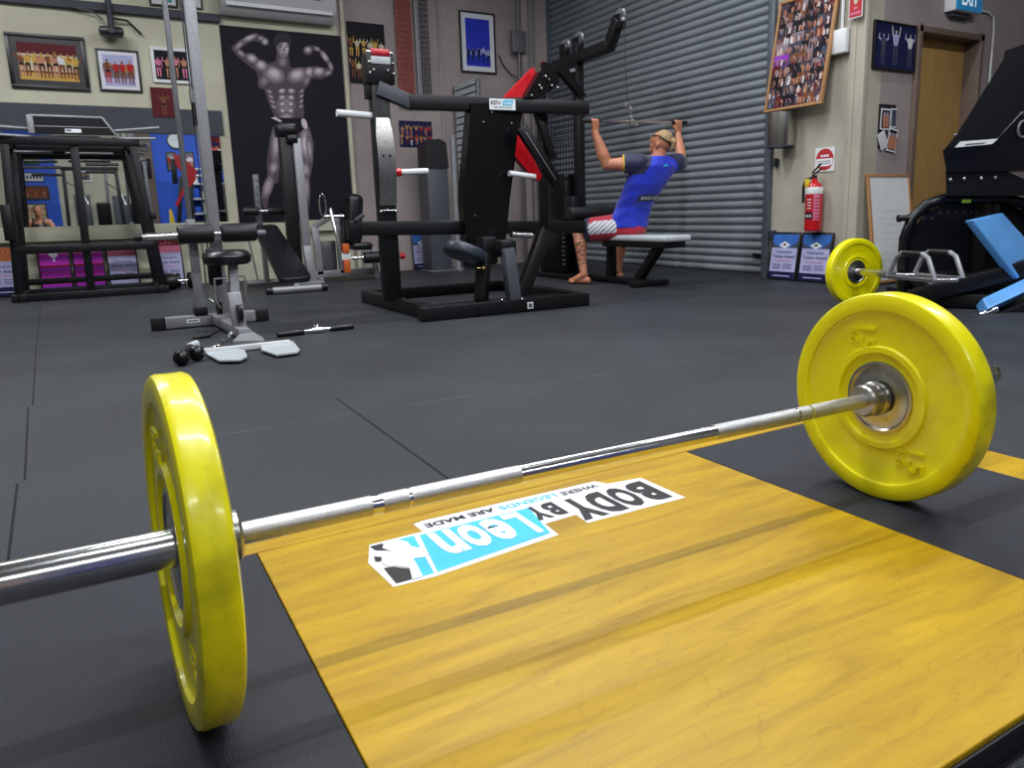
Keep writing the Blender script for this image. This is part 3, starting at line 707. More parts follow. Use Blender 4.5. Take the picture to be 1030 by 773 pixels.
# notice board of photos (leans out from the wall at its foot)
t = thing('notice_board', 'timber-framed board crowded with photos leaning above the round steel bin', 'notice board', (XW - .1, 4.78, 1.5))
ux = Vector((0, -1, 0)); c_bl = W2(770, 116); Wn = .635; Hn = .96
o = Vector((5.435, 5.115, 1.515)); uz = Vector((.15, -.02, 1.0)).normalized(); nn = Vector((-1, 0, .15)).normalized(); R = Matrix((ux, nn, uz)).transposed()
q = lambda u, v, d=0.: o + ux * u + uz * v + nn * d
b = mb('woodframe')
for (cu, cv, su, sv) in ((Wn / 2, .012, Wn, .024), (Wn / 2, Hn - .012, Wn, .024), (.012, Hn / 2, .024, Hn - .048), (Wn - .014, Hn / 2, .028, Hn - .048)): b.box(q(cu, cv, 0), (su, .03, sv), R, bev=.003)
b.build('frame', None, t)
b = mb('blackframe'); b.box(q(Wn / 2, Hn / 2, -.004), (Wn - .04, .012, Hn - .04), R); b.build('backing', None, t)
rnd = random.Random(11)
cols, rows = 8, 10; pw = (Wn - .06) / cols; ph = (Hn - .06) / rows
keys = ['maroon', 'black', 'brown', 'ink', 'ink', 'darkskin', 'black', 'darkskin', 'midskin', 'steel']
for r in range(rows):
    for cc in range(cols):
        b = MB(); x = .03 + cc * pw; z = .03 + r * ph; l = .004 + rnd.random() * .002
        def rc(x, z, w, h, m, l): b.use(PAL[m]); b.poly([q(x + i * w, z + j * h, l) for i, j in ((0, 0), (1, 0), (1, 1), (0, 1))])
        ww = pw * rnd.uniform(.95, 1.35); hh = ph * rnd.uniform(.95, 1.3); x = min(x + rnd.uniform(-.01, .01), Wn - .028 - ww); z = min(z + rnd.uniform(-.01, .01), Hn - .028 - hh); x = max(x, .026); z = max(z, .026)
        bgk = 'violet' if (r in (4, ) and cc < 2) else rnd.choice(keys)
        rc(x, z, ww, hh, bgk, l)
        for k in range(rnd.randint(3, 6)):
            fx = x + ww * rnd.uniform(.15, .85); fh = hh * rnd.uniform(.4, .75); sk = rnd.choice(['tan', 'brown', 'tan', 'brown', 'paleskin', 'midskin', 'tan'])
            b.use(PAL[sk]); tp = rnd.choice(['white', 'tan', 'black', 'grey', 'brown', 'brown', 'darkskin', 'black', 'maroon', 'white', 'steel', 'tan'])
            zz = z + hh * .05
            b.use(PAL[tp]); b.poly([q(fx + u * fh, zz + v * fh, l + .0008 + k * .0002) for u, v in ((-.12, 0), (.12, 0), (.17, .78), (-.17, .78))])
            b.use(PAL[sk]); b.poly([q(fx + .1 * fh * math.cos(a), zz + fh * .88 + .12 * fh * math.sin(a), l + .0012 + k * .0002) for a in [j * PI / 3 for j in range(6)]])
            b.poly([q(fx + u * fh, zz + v * fh, l + .0014 + k * .0002) for u, v in ((.14, .75), (.22, .7), (.26, .35), (.2, .35))])
        pb = b.build('photo', None, t, smooth=False)
# steel bin / pipe sleeve under it
t = thing('steel_bin', 'polished round steel bin mounted on the wall below the notice board', 'wall bin', (XW - .12, 4.95, 1.2))
b = mb('steel'); b.lathe([(.0, 1.205), (.118, 1.205), (.12, 1.21), (.12, 1.5), (.114, 1.5), (.114, 1.225), (0, 1.225)], (XW - .125, 4.955, 0), (0, 0, 1), 36); b.build('drum', None, t)
b = mb('rail'); b.lathe([(.1215, 1.198), (.1215, 1.214), (.1, 1.198)], (XW - .125, 4.955, 0), (0, 0, 1), 36); b.build('rim', None, t)
b = mb('guide'); b.box((XW - .012, 4.99, 1.36), (.02, .1, .1), bev=.004); b.cyl((XW - .03, 5.12, 1.36), (XW - .03, 5.04, 1.36), .018); b.build('bracket', None, t)

# sign with red circle
t = thing('safety_sign', 'square white sign with a red circle above the fire extinguisher', 'sign', (XW - .004, 4.555, .965))
o = Vector((XW - .004, 4.66, .965)); q = lambda u, v, d=0.: o + Vector((0, -1, 0)) * u + Vector((0, 0, 1)) * v + Vector((-1, 0, 0)) * d; w = .205
b = mb('white'); b.box(q(w / 2, w / 2, .002), (.004, w, w)); b.build('plate', None, t)
b = MB(); ci = lambda r, m, l, a0=0, a1=2 * PI: (b.use(M[m]), b.poly([q(w / 2 + r * math.cos(a0 + (a1 - a0) * k / 32), w / 2 + r * math.sin(a0 + (a1 - a0) * k / 32), l) for k in range(33)]))
ci(.093, 'txtred', .0046); ci(.084, 'decal', .005, -.5, PI + .5 ); ci(.084, 'txtred', .0053, .1, PI - .1); ci(.075, 'decal', .0056, PI + .6, 2 * PI - .6)
ci(.075, 'txtred', .006, PI + .85, 2 * PI - .85)
b.use(M['decal']); b.poly([q(w / 2 + a, .055 + c, .0062) for a, c in ((-.082, .0), (.082, .0), (.088, .05), (-.088, .05))])
b.use(M['decal'])
for k in range(3): b.poly([q(w / 2 + a * .03 + (k - 1) * .03, .125 + c * .018, .0064) for a, c in ((-.4, 0), (.4, 0), (.4, 1), (-.4, 1))])
b.use(M['stickdark'])
for r in range(2):
    for k in range(7): b.poly([q(w / 2 - .07 + k * .02 + a * .013, .064 + r * .018 + c * .01, .0066) for a, c in ((0, 0), (1, 0), (1, 1), (0, 1))])
b.build('printing', None, t, smooth=False)
# extinguisher
ex, ey = XW - .085, 4.59
t = thing('fire_extinguisher', 'red fire extinguisher with a white band hanging on the wall', 'fire extinguisher', (ex, ey, .45))
b = mb('extred'); b.lathe([(0, .452), (.06, .452), (.072, .462), (.074, .475), (.074, .80), (.068, .84), (.045, .87), (.026, .885), (.024, .91), (0, .91)], (ex, ey, 0), (0, 0, 1), 32); b.build('cylinder', None, t)
b = mb('white'); b.lathe([(.0745, .775), (.0748, .776), (.0748, .822), (.071, .834)], (ex, ey, 0), (0, 0, 1), 32); b.build('band', None, t)
def wrap(b, u0, u1, z0, z1, m, r=.0752):
    b.use(PAL[m] if m in PAL else M[m]); n_ = 8; vs = []; fs = []
    for i in range(n_ + 1):
        a = u0 + (u1 - u0) * i / n_; vs += [(ex + r * math.cos(a), ey + r * math.sin(a), z0), (ex + r * math.cos(a), ey + r * math.sin(a), z1)]
    for i in range(n_): fs.append([2 * i, 2 * i + 2, 2 * i + 3, 2 * i + 1])
    b.raw(vs, fs)
b = MB(); f0 = PI + .5
wrap(b, f0 + .15, f0 + .9, .55, .77, 'pink', .0752); wrap(b, f0 - .9, f0 + .08, .63, .76, 'red', .0752); wrap(b, f0 - .9, f0 + .08, .56, .62, 'black', .0754)
for k in range(7): wrap(b, f0 + .2, f0 + .85, .565 + k * .028, .573 + k * .028, 'red', .0756)
for k in range(4): wrap(b, f0 - .6, f0 - .1, .65 + k * .025, .658 + k * .025, 'white', .0756)
for k in range(3): wrap(b, f0 - .8 + k * .28, f0 - .65 + k * .28, .575, .60, 'white', .0757)
b.build('label_print', None, t, smooth=False)
b = mb('rubber'); b.cyl((ex, ey, .90), (ex, ey, .935), .02); b.beam((ex, ey + .03, .935), (ex - .01, ey - .085, .99), .02, .012); b.beam((ex, ey + .03, .955), (ex - .01, ey - .07, 1.03), .02, .012)
b.tube([(ex, ey + .02, .92), (ex - .02, ey + .08, .90), (ex - .03, ey + .095, .84), (ex - .03, ey + .09, .70)], .012); b.build('valve_and_hose', None, t)
b = mb('yellowp'); b.box((ex - .055, ey + .035, .87), (.012, .05, .07), bev=.005); b.build('tag', None, t)
# alarm sign cut by the frame
t = thing('fire_alarm_sign', 'narrow red sign at the top of the pale pilaster', 'sign', (XW - .085, 4.26, 2.16))
o = Vector((XW - .085, 4.315, 2.155)); q = lambda u, v, d=0.: o + Vector((0, -1, 0)) * u + Vector((0, 0, 1)) * v + Vector((-1, 0, 0)) * d
b = mb('decal'); b.box(q(.058, .17, 0), (.004, .126, .35)); b.build('plate', None, t)
b = mb('txtred'); b.box(q(.058, .17, .0025), (.003, .114, .335)); b.use(PAL['cream']); b.poly([q(.058 + u, .17 + v, .0046) for u, v in ((-.018, -.06), (0.0, -.075), (.018, -.06), (.026, .13), (-.026, .13))]); b.use(PAL['pink']); b.poly([q(.058 + u, v, .0046) for u, v in ((-.05, .022), (.05, .022), (.05, .04), (-.05, .04))]); b.poly([q(.058 + u, v, .0046) for u, v in ((-.016, .06), (.016, .06), (.02, .078), (-.02, .078))])
b.build('printing', None, t, smooth=False)
# electrical box + conduit on the wall
t = thing('electrical_box', 'square white electrical box with a conduit above, right of the notice board', 'electrical box', (XW - .03, 4.43, 1.9))
b = mb('white'); b.box((XW - .04, 4.435, 2.005), (.075, .17, .19), bev=.008); b.build('box', None, t)
b = mb('white'); b.cyl((XW - .02, 4.43, 2.1), (XW - .02, 4.43, 4.5), .014); b.build('conduit', None, t)

# pictures near the tan door
picture('framed_photo', 'black canvas with ghostly white athletes between the red sign and the tan door', (5.66, Y3, 1.765), (6.21, Y3, 2.137), 'W1', fw=.012, bg='navy', figs=line_up(3, skins=('white', 'lilac'), tops=('steel', 'lilac', 'white'), legs=('steel', 'lilac'), seed=22, hh=.85))
t = thing('pinned_panel', 'narrow black panel with pinned photos left of the tan door', 'pin board', (5.93, Y3, 1.13))
b = mb('blackframe'); b.box((5.90, Y3 - .007, 1.375), (.215, .01, .235)); b.box((5.915, Y3 - .007, 1.245), (.22, .008, .22)); b.build('panel', None, t)
def card(x, z, w, h, rot, bg, figs_, edge=True):
    b = mb('decal'); R = Matrix.Rotation(rot, 3, 'Y'); c0 = Vector((x, Y3 - .016, z)); b.box(c0, (w, .003, h), R)
    b.use(PAL[bg]); b.box(c0 + Vector((0, -.002, 0)), (w * .84, .002, h * .86), R)
    if figs_:
        for k in range(figs_):
            for (m_, pts) in (('tan', ((-.1, 0), (.1, 0), (.14, .7), (-.14, .7))), ('paleskin', ((-.06, .7), (.06, .7), (.06, .88), (-.06, .88)))):
                b.use(PAL[m_]); fh = h * .8
                b.poly([c0 + R @ Vector(((k + .5 - figs_ / 2) * w * .3 + u * fh, -.0045, (v - .5) * fh)) for u, v in pts])
    b.build('pinned_photo', None, t, smooth=False)
card(5.868, 1.372, .125, .17, .03, 'darkskin', 2); card(5.978, 1.385, .075, .155, 0, 'steel', 0); card(5.85, 1.20, .10, .14, -.5, 'white', 0); card(5.975, 1.205, .12, .19, .15, 'black', 3)
# exit sign
t = thing('exit_sign', 'blue EXIT sign above the tan door, cut off by the top edge', 'exit sign', (6.80, Y3, 2.27))
b = mb('white'); b.box((6.795, Y3 - .05, 2.39), (.39, .098, .20), bev=.004); b.build('housing', None, t)
b = mb('exitblue'); b.box((6.80, Y3 - .104, 2.39), (.375, .012, .19), bev=.003); b.build('face', None, t)
b = MB(); text_fit(b, 'EXIT', (6.68, Y3 - .111, 2.335), (1, 0, 0), (0, 0, 1), .235, .12, 'exitwhite', bold=.02); b.build('lettering', None, t, smooth=False)
b = mb('rail'); b.box((6.78, Y3 - .03, 2.27), (.28, .06, .04), bev=.01); b.build('bracket', None, t)
b = mb('white'); b.tube([(7.0, Y3 - .03, 2.35), (7.25, Y3 - .015, 2.35), (7.34, Y3 - .015, 2.31), (7.355, Y3 - .015, 2.2), (7.355, Y3 - .015, .02)], .010); tag(b.build('conduit'), 'thin pale conduit curving down the wall from the exit sign', 'conduit')
# whiteboard leaning on the wall
t = thing('whiteboard', 'timber-framed whiteboard leaning against the wall beside the tan door', 'whiteboard', (5.92, Y3 - .12, 0))
o = Vector((5.655, Y3 - .15, .01)); uz = Vector((0, .13, .91)).normalized(); ux = Vector((1, 0, 0)); nn = Vector((0, -1, .143)).normalized(); R = Matrix((ux, nn, uz)).transposed(); Wn, Hn = .57, .92
q = lambda u, v, d=0.: o + ux * u + uz * v + nn * d
b = mb('woodframe')
for (cu, cv, su, sv) in ((Wn / 2, .012, Wn, .024), (Wn / 2, Hn - .012, Wn, .024), (.012, Hn / 2, .024, Hn - .048), (Wn - .012, Hn / 2, .024, Hn - .048)): b.box(q(cu, cv, 0), (su, .025, sv), R, bev=.003)
b.build('frame', None, t)
b = mb('white'); b.box(q(Wn / 2, Hn / 2, 0), (Wn - .04, .012, Hn - .04), R); b.build('board', None, t)
b = MB(); b.use(mat('faint_marker', (188, 188, 196), rough=.6)); rnd = random.Random(2)
for r in range(8):
    x = .08 + rnd.random() * .1; zz = .60 - r * .06
    while x < .46 - (r > 4) * .1:
        w = rnd.uniform(.015, .05); b.poly([q(x, zz, .0068), (q(x + w, zz + .004, .0068)), q(x + w, zz + .008, .0068), q(x, zz + .005, .0068)]); b.poly([q(x, zz, .0069), q(x + .004, zz, .0069), q(x + .006, zz + .02, .0069), q(x + .002, zz + .02, .0069)]); x += w + .015
b.build('marker_writing', None, t, smooth=False)
# ------------------------------------------------------------------ lifting platform
PZ = .045
t = thing('lifting_platform', 'low lifting platform of varnished yellow plywood with black rubber side panels', 'lifting platform', (.76, .97, 0))
PX0, PX1, PY0, PY1 = -.42, 1.935, .42, 1.522
IL0, IL1, IR0, IR1, IY1 = -.28, .205, 1.30, 1.79, 1.466
b = mb('edge'); b.box(((PX0 + PX1) / 2, (PY0 + PY1) / 2, (PZ - .006) / 2), (PX1 - PX0, PY1 - PY0, PZ - .006)); b.build('base', None, t)
def slab(x0, x1, y0, y1, m, name, z=PZ, s=None):
    b = mb(m); b.box(((x0 + x1) / 2, (y0 + y1) / 2, z - .004), (x1 - x0 - .003, y1 - y0 - .003, .012), bev=.0012, seg=1); o = b.build(name, None, t)
    if s: lab(o, s)
slab(IL1, IR0, PY0 + .003, IY1, 'wood', 'plywood_panel', s='wide central yellow plywood panel')
slab(.06, PX1, IY1, PY1, 'wood', 'plywood_strip', s='long thin plywood strip along the far edge')
slab(IR1, PX1, PY0, IY1, 'wood', 'plywood_strip', s='plywood strip at the right end')
b = mb('insert'); zz = PZ - .010; b.prism([(PX0, PY0, zz), (IL1 - .0015, PY0, zz), (IL1 - .0015, IY1 - .0015, zz), (.0585, IY1 - .0015, zz), (.0585, PY1, zz), (PX0, PY1, zz)], (0, 0, .012)); lab(b.build('rubber_panel', None, t, smooth=False), 'rubber panel under the near plate'); slab(IR0, IR1, PY0, IY1, 'insert', 'rubber_panel', s='rubber panel under the far plate')
# floor sticker, read from the far side
dz = PZ + .0026
def flat(pts, z=0.): return [(x, y, dz + z) for x, y in pts]
b = mb('decal')
b.prism(flat([(.383, 1.185), (.375, 1.30), (.402, 1.376), (.515, 1.376), (.512, 1.422), (.535, 1.428), (.97, 1.416), (.985, 1.385), (1.075, 1.372), (1.078, 1.215), (.818, 1.222), (.822, 1.272), (.742, 1.268), (.737, 1.206), (.46, 1.180)]), (0, 0, -.0004))
st = b.build('floor_sticker', None, t, smooth=False); lab(st, 'white-edged floor sticker with upside-down lettering')
XD, YD = (-1, 0, 0), (0, -1, 0)
b = MB()
for ch_, x_, w_ in (('B', 1.058, .058), ('O', .996, .055), ('D', .936, .055), ('Y', .884, .064)): text_fit(b, ch_, (x_, 1.356, dz + .0006), XD, YD, w_, .122, 'txtblack', bold=.055)
for ch_, x_, w_ in (('B', .815, .035), ('Y', .779, .040)): text_fit(b, ch_, (x_, 1.364, dz + .0006), XD, YD, w_, .076, 'txtblack', bold=.05)
b.build('black_lettering', None, st, smooth=False); b = MB()
text_fit(b, 'ARE MADE', (.690, 1.408, dz + .0006), XD, YD, .162, .022, 'txtblack', bold=.035)
text_fit(b, 'WHERE', (.958, 1.400, dz + .0006), XD, YD, .100, .022, 'txtblack', bold=.022)
b.build('slogan_lettering', None, st, smooth=False)
b = MB(); text_fit(b, 'LEGENDS', (.846, 1.404, dz + .0006), XD, YD, .145, .022, 'cyan', bold=.022)
b.use(M['cyan']); b.poly(flat([(.502, 1.362), (.757, 1.362), (.727, 1.222), (.470, 1.193)], .0006))
b.poly(flat([(.440, 1.367), (.491, 1.366), (.463, 1.193), (.437, 1.193)], .0006)); b.build('blue_field', None, st, smooth=False)
b = MB()
for ch_, x_, w_, z_ in (('L', .722, .042, .122), ('e', .676, .052, .116), ('o', .620, .052, .116), ('n', .564, .050, .116)): text_fit(b, ch_, (x_, 1.357, dz + .0012), XD, YD, w_, z_, 'decal', bold=.036)
# pale emblem silhouette on a half black, half blue field
b.use(M['decal'])
em = [(.452, 1.372), (.470, 1.345), (.468, 1.322), (.482, 1.300), (.486, 1.272), (.470, 1.262), (.452, 1.268), (.448, 1.235), (.440, 1.190), (.420, 1.190), (.432, 1.235), (.415, 1.258), (.402, 1.262), (.395, 1.285), (.405, 1.310), (.428, 1.320), (.418, 1.345), (.430, 1.368)]
b.poly(flat(em, .0014)); b.build('white_lettering', None, st, smooth=False)
b = mb('txtblack'); b.poly(flat([(.400, 1.366), (.425, 1.366), (.424, 1.345), (.430, 1.325), (.404, 1.343)], .0010)); b.poly(flat([(.392, 1.318), (.404, 1.306), (.398, 1.292), (.388, 1.296)], .0016)); b.poly(flat([(.392, 1.262), (.410, 1.256), (.425, 1.238), (.436, 1.228), (.428, 1.192), (.391, 1.193)], .0010)); b.build('black_field', None, st, smooth=False)

# ------------------------------------------------------------------ barbell and bumper plates
BO = Vector((0.09685313, 1.02515599, PZ + .2266)); BA = Vector((0.99963552, -.02699696, 0)).normalized(); BL = 1.3157
BNn = Vector((BA.y, -BA.x, 0)) * -1   # towards +Y
P_ = lambda s_: BO + BA * s_
t = thing('barbell', 'long steel barbell lying across the plywood, loaded with two yellow plates', 'barbell', (BO + BA * BL / 2))
b = mb('chrome'); b.cyl(P_(.01), P_(BL - .01), .0142, n=32); b.build('shaft', None, t)
for a, c, k in ((.028, .208, 'knurled_grip'), (.224, .263, 'knurled_grip'), (.268, .450, 'knurled_grip'), (.86 + .0, 1.070, 'knurled_grip'), (1.076, 1.108, 'knurled_grip'), (1.114, 1.285, 'knurled_grip')):
    b = mb('knurl'); b.cyl(P_(a), P_(c), .01455, n=32); b.build('knurled_grip', None, t)
for s_, d, cl in ((-.014, -1, .044), (BL, 1, .046)):
    e = P_(s_); A = BA * d
    b = mb('chrome'); b.lathe([(0, -.006), (.0255, -.006), (.0255, .40), (.022, .415), (0, .415)], e, A, 40); b.lathe([(.0235, .413), (.0235, .42), (.012, .42), (0, .418)], e, A, 40); b.build('sleeve', None, t)
    b = mb('steel'); b.lathe([(.0145, -cl), (.030, -cl), (.034, -cl + .004), (.034, -.014), (.037, -.012), (.037, -.001), (.025, -.001)], e, A, 48)
    b.lathe([(.0345, -.03), (.0345, -.026)], e, A, 48); b.build('collar', None, t)

def bumper(label, c, A, R=.2253, T=.0615, kg='15', y_up=None, textdir=None, group=None):
    """bumper plate centred at c (mid thickness), axis A"""
    A = Vector(A).normalized()
    t = thing('bumper_plate', label, 'weight plate', c, group)
    h = T / 2
    half = [(.078, h - .010), (.0955, h - .010), (.099, h - .002), (.110, h - .002), (.1135, h - .008), (.184, h - .0085), (.188, h - .0065), (.190, h - .001), (.1935, h), (.216, h), (.2225, h - .003), (R, h - .009)]
    k = R / .2253
    half = [(r * k, a) for r, a in half]
    prof = [(r, a) for r, a in half] + [(R - .0006, .004), (R - .0006, -.004)] + [(r, -a) for r, a in reversed(half)]
    b = mb('yellow')
    o2 = Vector(c); b.lathe(prof, o2, A, 96)
    disc = b.build('rubber_disc', None, t)
    # align object space so the shader's axis is X (object axes equal world axes)
    b = mb('steel'); b.lathe([(.0258, h - .013), (.030, h - .006), (.045, h - .006), (.05, h - .008), (.068, h - .008), (.072, h - .005), (.0785, h - .006), (.0785, -h + .006), (.072, -h + .005), (.068, -h + .008), (.05, -h + .008), (.045, -h + .006), (.030, -h + .006), (.0258, -h + .013), (.0258, h - .013)], o2, A, 64); b.build('steel_hub', None, t)
    for s_ in (-1, 1):
        N_ = A * s_; zf = h - .0082
        b = MB()
        v = Vector((0, 0, 1)); yv = N_.cross(v) * -1 if textdir is None else textdir * s_
        xd = -v; yd = N_.cross(xd)
        for (ang, rr) in ((PI * .46, .146), (-PI * .36, .146)):
            pass
        for pos in (TEXTPOS):
            ctr = o2 + Vector((0, 0, 1)) * pos[1] + yd * pos[0] + N_ * (zf)
            text_fit(b, kg, ctr - xd * .024 - yd * .010, xd, yd, .048, .036, M['yellow'], bold=.0, extrude=.0042)
            text_fit(b, 'KG', ctr - xd * .018 - yd * .036, xd, yd, .032, .018, M['yellow'], bold=.0, extrude=.0036)
        b.build('raised_lettering', None, t, smooth=False)
    return t
TEXTPOS = ((-.043, .126), (.088, -.121))
pl = bumper('yellow 15 kg bumper plate nearest the camera at the left of the barbell', Vector((.0613, 1.0236, PZ + .2268)), Vector((.99866, .0456, -.0244)), T=.048)
pr_ = bumper('big yellow 15 kg bumper plate at the far right end of the barbell', P_(BL + .0315), BA, T=.060)

# ------------------------------------------------------------------ hex bar with a plate by the whiteboard
hx = Vector((4.50, 3.38, .2255)); HA = Vector((-.18, -1, 0)).normalized(); HN = Vector((-HA.y, HA.x, 0))
TEXTPOS = ((.0, .128), (.0, -.14))
bumper('yellow bumper plate on the hex bar in front of the whiteboard', hx, HA)
t = thing('hex_bar', 'chrome hex trap bar with black raised handles resting beyond the big plate', 'trap bar', hx - Vector((0, 0, .2255)))
b = mb('chrome'); b.cyl(hx - HA * .06, hx + HA * .36, .025, n=28); b.build('sleeve', None, t)
b = mb('chrome'); e = hx + HA * .36; f = e + HA * .46
ring = [e, e + HA * .06 + HN * .11, f - HA * .06 + HN * .11, f, f - HA * .06 - HN * .11, e + HA * .06 - HN * .11]
b.tube(ring, .015, closed=True); b.build('frame', None, t)
b = mb('grey')
for sg in (-1, 1):
    g0 = e + HA * .05 + HN * .11 * sg; up = Vector((0, 0, .15))
    b.tube([g0, g0 + HA * .06 + up * .85, g0 + HA * .10 + up, g0 + HA * .26 + up, g0 + HA * .30 + up * .85, g0 + HA * .36], .015)
b.parts('raised_handle', None, t)
b = mb('rubber')
for sg in (-1, 1):
    g0 = e + HA * .05 + HN * .11 * sg; up = Vector((0, 0, .15)); b.cyl(g0 + HA * .11 + up, g0 + HA * .25 + up, .018)
b.parts('grip', None, t)

# ------------------------------------------------------------------ black pull-up rack at the left
t = thing('pull_up_rack', 'short black steel rack with silver-edged top bars in front of the mirror', 'rack', (-.03, 8.4, 0))
Yf, Yb = 8.38, 9.0
post = lambda b, p, q_, w=.066, h=.066: b.beam(p, q_, w, h, bev=.006)
b = mb('black'); post(b, (-.65, Yf, .035), (.60, Yf, .035), .07, .07); post(b, (-.65, Yb, .035), (.60, Yb, .035), .07, .07)
for x in (-.60, .55): b.beam((x, Yf - .05, .04), (x, Yb + .02, .04), .07, .07)
for x in (-.655, .60): b.box((x, Yf, .035), (.05, .085, .07), bev=.008)
b.build('base_frame', None, t)
for (x0, x1, nm) in ((-.62, -.545, 'left'), (.575, .455, 'right')):
    b = mb('black'); post(b, (x0, Yf, .05), (x1, Yf, 1.47)); b.build('upright', None, t)
    b = mb('black'); post(b, (x0 * .97, Yb, .05), (x1 * .97, Yb, 1.47), .06, .06); b.build('upright', None, t)
b = mb('black'); post(b, (-.045, Yf + .02, .06), (-.02, Yf + .02, 1.46), .07, .06); lab(b.build('upright', None, t), 'middle post')
b = mb('black'); post(b, (-.6, Yf, .47), (.54, Yf, .47), .07, .075); post(b, (-.6, Yb, .47), (.54, Yb, .47), .05, .06); post(b, (-.61, Yb, .14), (.56, Yb, .14), .05, .06); b.parts('cross_bar', None, t)
b = mb('black'); post(b, (-.60, Yf, 1.44), (.52, Yf, 1.44), .07, .075); post(b, (-.6, Yb, 1.44), (.52, Yb, 1.44), .06, .06)
for x in (-.55, .46): b.beam((x, Yf, 1.44), (x, Yb, 1.44), .06, .06)
b.build('top_frame', None, t)
b = mb('blackgloss'); b.prism([(-.31, Yf - .045, 1.50), (.33, Yf - .045, 1.50), (.24, Yf - .045, 1.645), (-.31, Yf - .045, 1.645)], (0, .04, 0)); hd = b.build('header_panel', None, t)
b = mb('grey'); b.beam((-.33, Yf - .05, 1.655), (.235, Yf - .05, 1.655), .022, .02); b.beam((-.33, Yf - .05, 1.66), (-.33, Yf - .05, 1.50), .05, .02); b.beam((.235, Yf - .05, 1.655), (.33, Yf - .05, 1.50), .03, .02); b.beam((-.3, Yf - .05, 1.565), (.28, Yf - .05, 1.565), .01, .008); b.build('silver_edge', None, hd)
b = mb('decal'); b.box((-.01, Yf - .05, 1.53), (.13, .006, .035), bev=.01); b.use(M['txtblack']); b.box((-.045, Yf - .0535, 1.535), (.04, .002, .012)); b.build('badge', None, hd)
b = mb('grey')
for (p, q_) in (((-.9, Yf - .12, 1.565), (-.34, Yf, 1.545)), ((-.8, Yf - .1, 1.49), (-.30, Yf, 1.475)), ((.33, Yf, 1.545), (.70, Yf - .1, 1.575)), ((.30, Yf, 1.475), (.66, Yf - .08, 1.475))): b.cyl(p, q_, .013)
b.parts('pull_up_handle', None, t)
b = mb('midgrey')
for (x0, x1, y, z) in ((-.5, -.2, 8.6, 1.36), (-.45, -.15, 8.6, 1.22), (-.1, .3, 8.7, 1.36), (.05, .33, 8.6, 1.25)): b.cyl((x0, y, z), (x1, y, z), .014)
b.parts('safety_bar', None, t)
b = mb('black'); b.box((-.615, Yf - .05, .72), (.08, .05, .32), bev=.01); b.box((.56, Yf - .05, .75), (.05, .05, .06), bev=.01); b.parts('j_hook', None, t)

# dumbbells on the floor between rack and cable machine
def dumbbell(x, y, z, r, L, label, axis=(1, 0, 0)):
    A = Vector(axis).normalized(); c = Vector((x, y, z + r)); t = thing('dumbbell', label, 'dumbbell', (x, y, z), 'black dumbbells by the mirror wall')
    for s_ in (-1, 1): b = mb('rubber'); b.rcyl(c + A * s_ * L * .18, c + A * s_ * L * .5, r, .012, 12); b.build('head', None, t)
    b = mb('chrome'); b.cyl(c - A * L * .2, c + A * L * .2, .015); b.build('handle', None, t)
dumbbell(.78, 8.70, 0, .085, .34, 'black dumbbell on the floor beside the rack\'s right foot', (1, .15, 0))
dumbbell(.84, 8.96, 0, .075, .3, 'black dumbbell behind the other one, under the rose award board', (1, 0, 0))

# ------------------------------------------------------------------ silver cable machine (left)
t = thing('cable_machine', 'tall silver cable machine with black foam rollers and round seat', 'gym machine', (.64, 5.42, 0))
YC = 5.43
b = mb('grey'); b.box((.635, YC, .042), (.56, .075, .07), bev=.005); bb = b.build('rear_foot', None, t)
b = mb('rubber'); b.box((.315, YC, .042), (.085, .085, .082), bev=.006); b.box((.955, YC, .042), (.085, .085, .082), bev=.006); b.parts('end_cap', None, bb)
b = mb('decal'); b.box((.52, YC - .0385, .045), (.08, .002, .025)); b.use(M['stickdark']); b.box((.52, YC - .04, .045), (.06, .001, .008)); b.build('sticker', None, bb)
b = mb('grey'); b.beam((.665, YC, .045), (.70, 4.55, .045), .065, .06, bev=.006); b.build('centre_beam', None, t)
b = mb('grey'); b.beam((.575, YC, .07), (.575, YC, .70), .055, .055); b.use(M['rubber']); b.box((.575, YC, .10), (.085, .085, .06), bev=.01); b.build('lower_post', None, t)
b = mb('midgrey'); b.beam((.573, YC, .60), (.573, YC, 2.5), .030, .030, bev=.003); b.build('guide_rod', None, t)
b = mb('grey'); b.beam((.715, YC, .07), (.708, YC, 2.5), .072, .072, bev=.008); b.build('main_post', None, t)
b = mb('grey'); b.beam((.5, YC, 2.52), (.75, YC, 2.52), .07, .07); b.build('top_beam', None, t)
b = mb('rail'); b.cyl((.655, YC - .06, .3), (.655, YC - .06, 2.5), .004, n=8); b.cyl((.668, YC - .05, 1.5), (.668, YC - .05, 2.5), .004, n=8); b.build('cable', None, t)
b = mb('chrome'); b.cyl((.655, YC - .06, 1.42), (.655, YC - .06, 1.50), .010); b.use(M['rubber']); b.cyl((.663, YC - .06, 1.28), (.663, YC - .06, 1.42), .013); b.build('turnbuckle', None, t)
b = mb('chrome'); b.cyl((.26, 5.30, .602), (1.0, 5.30, .607), .016); b.build('roller_axle', None, t)
b = mb('foam'); b.rcyl((.478, 5.30, .606), (.690, 5.30, .607), .060, .016); b.build('foam_roller', None, t)
b = mb('foam'); b.rcyl((.735, 5.30, .607), (.952, 5.30, .608), .060, .016); b.build('foam_roller', None, t)
b = mb('chrome'); b.cyl((.26, 5.30, .598), (.465, 5.30, .602), .022); b.use(M['rubber']); b.cyl((.235, 5.30, .597), (.28, 5.30, .599), .025); b.use(M['midgrey']); b.cyl((.955, 5.3, .598), (1.01, 5.3, .598), .022); b.build('handle', None, t)
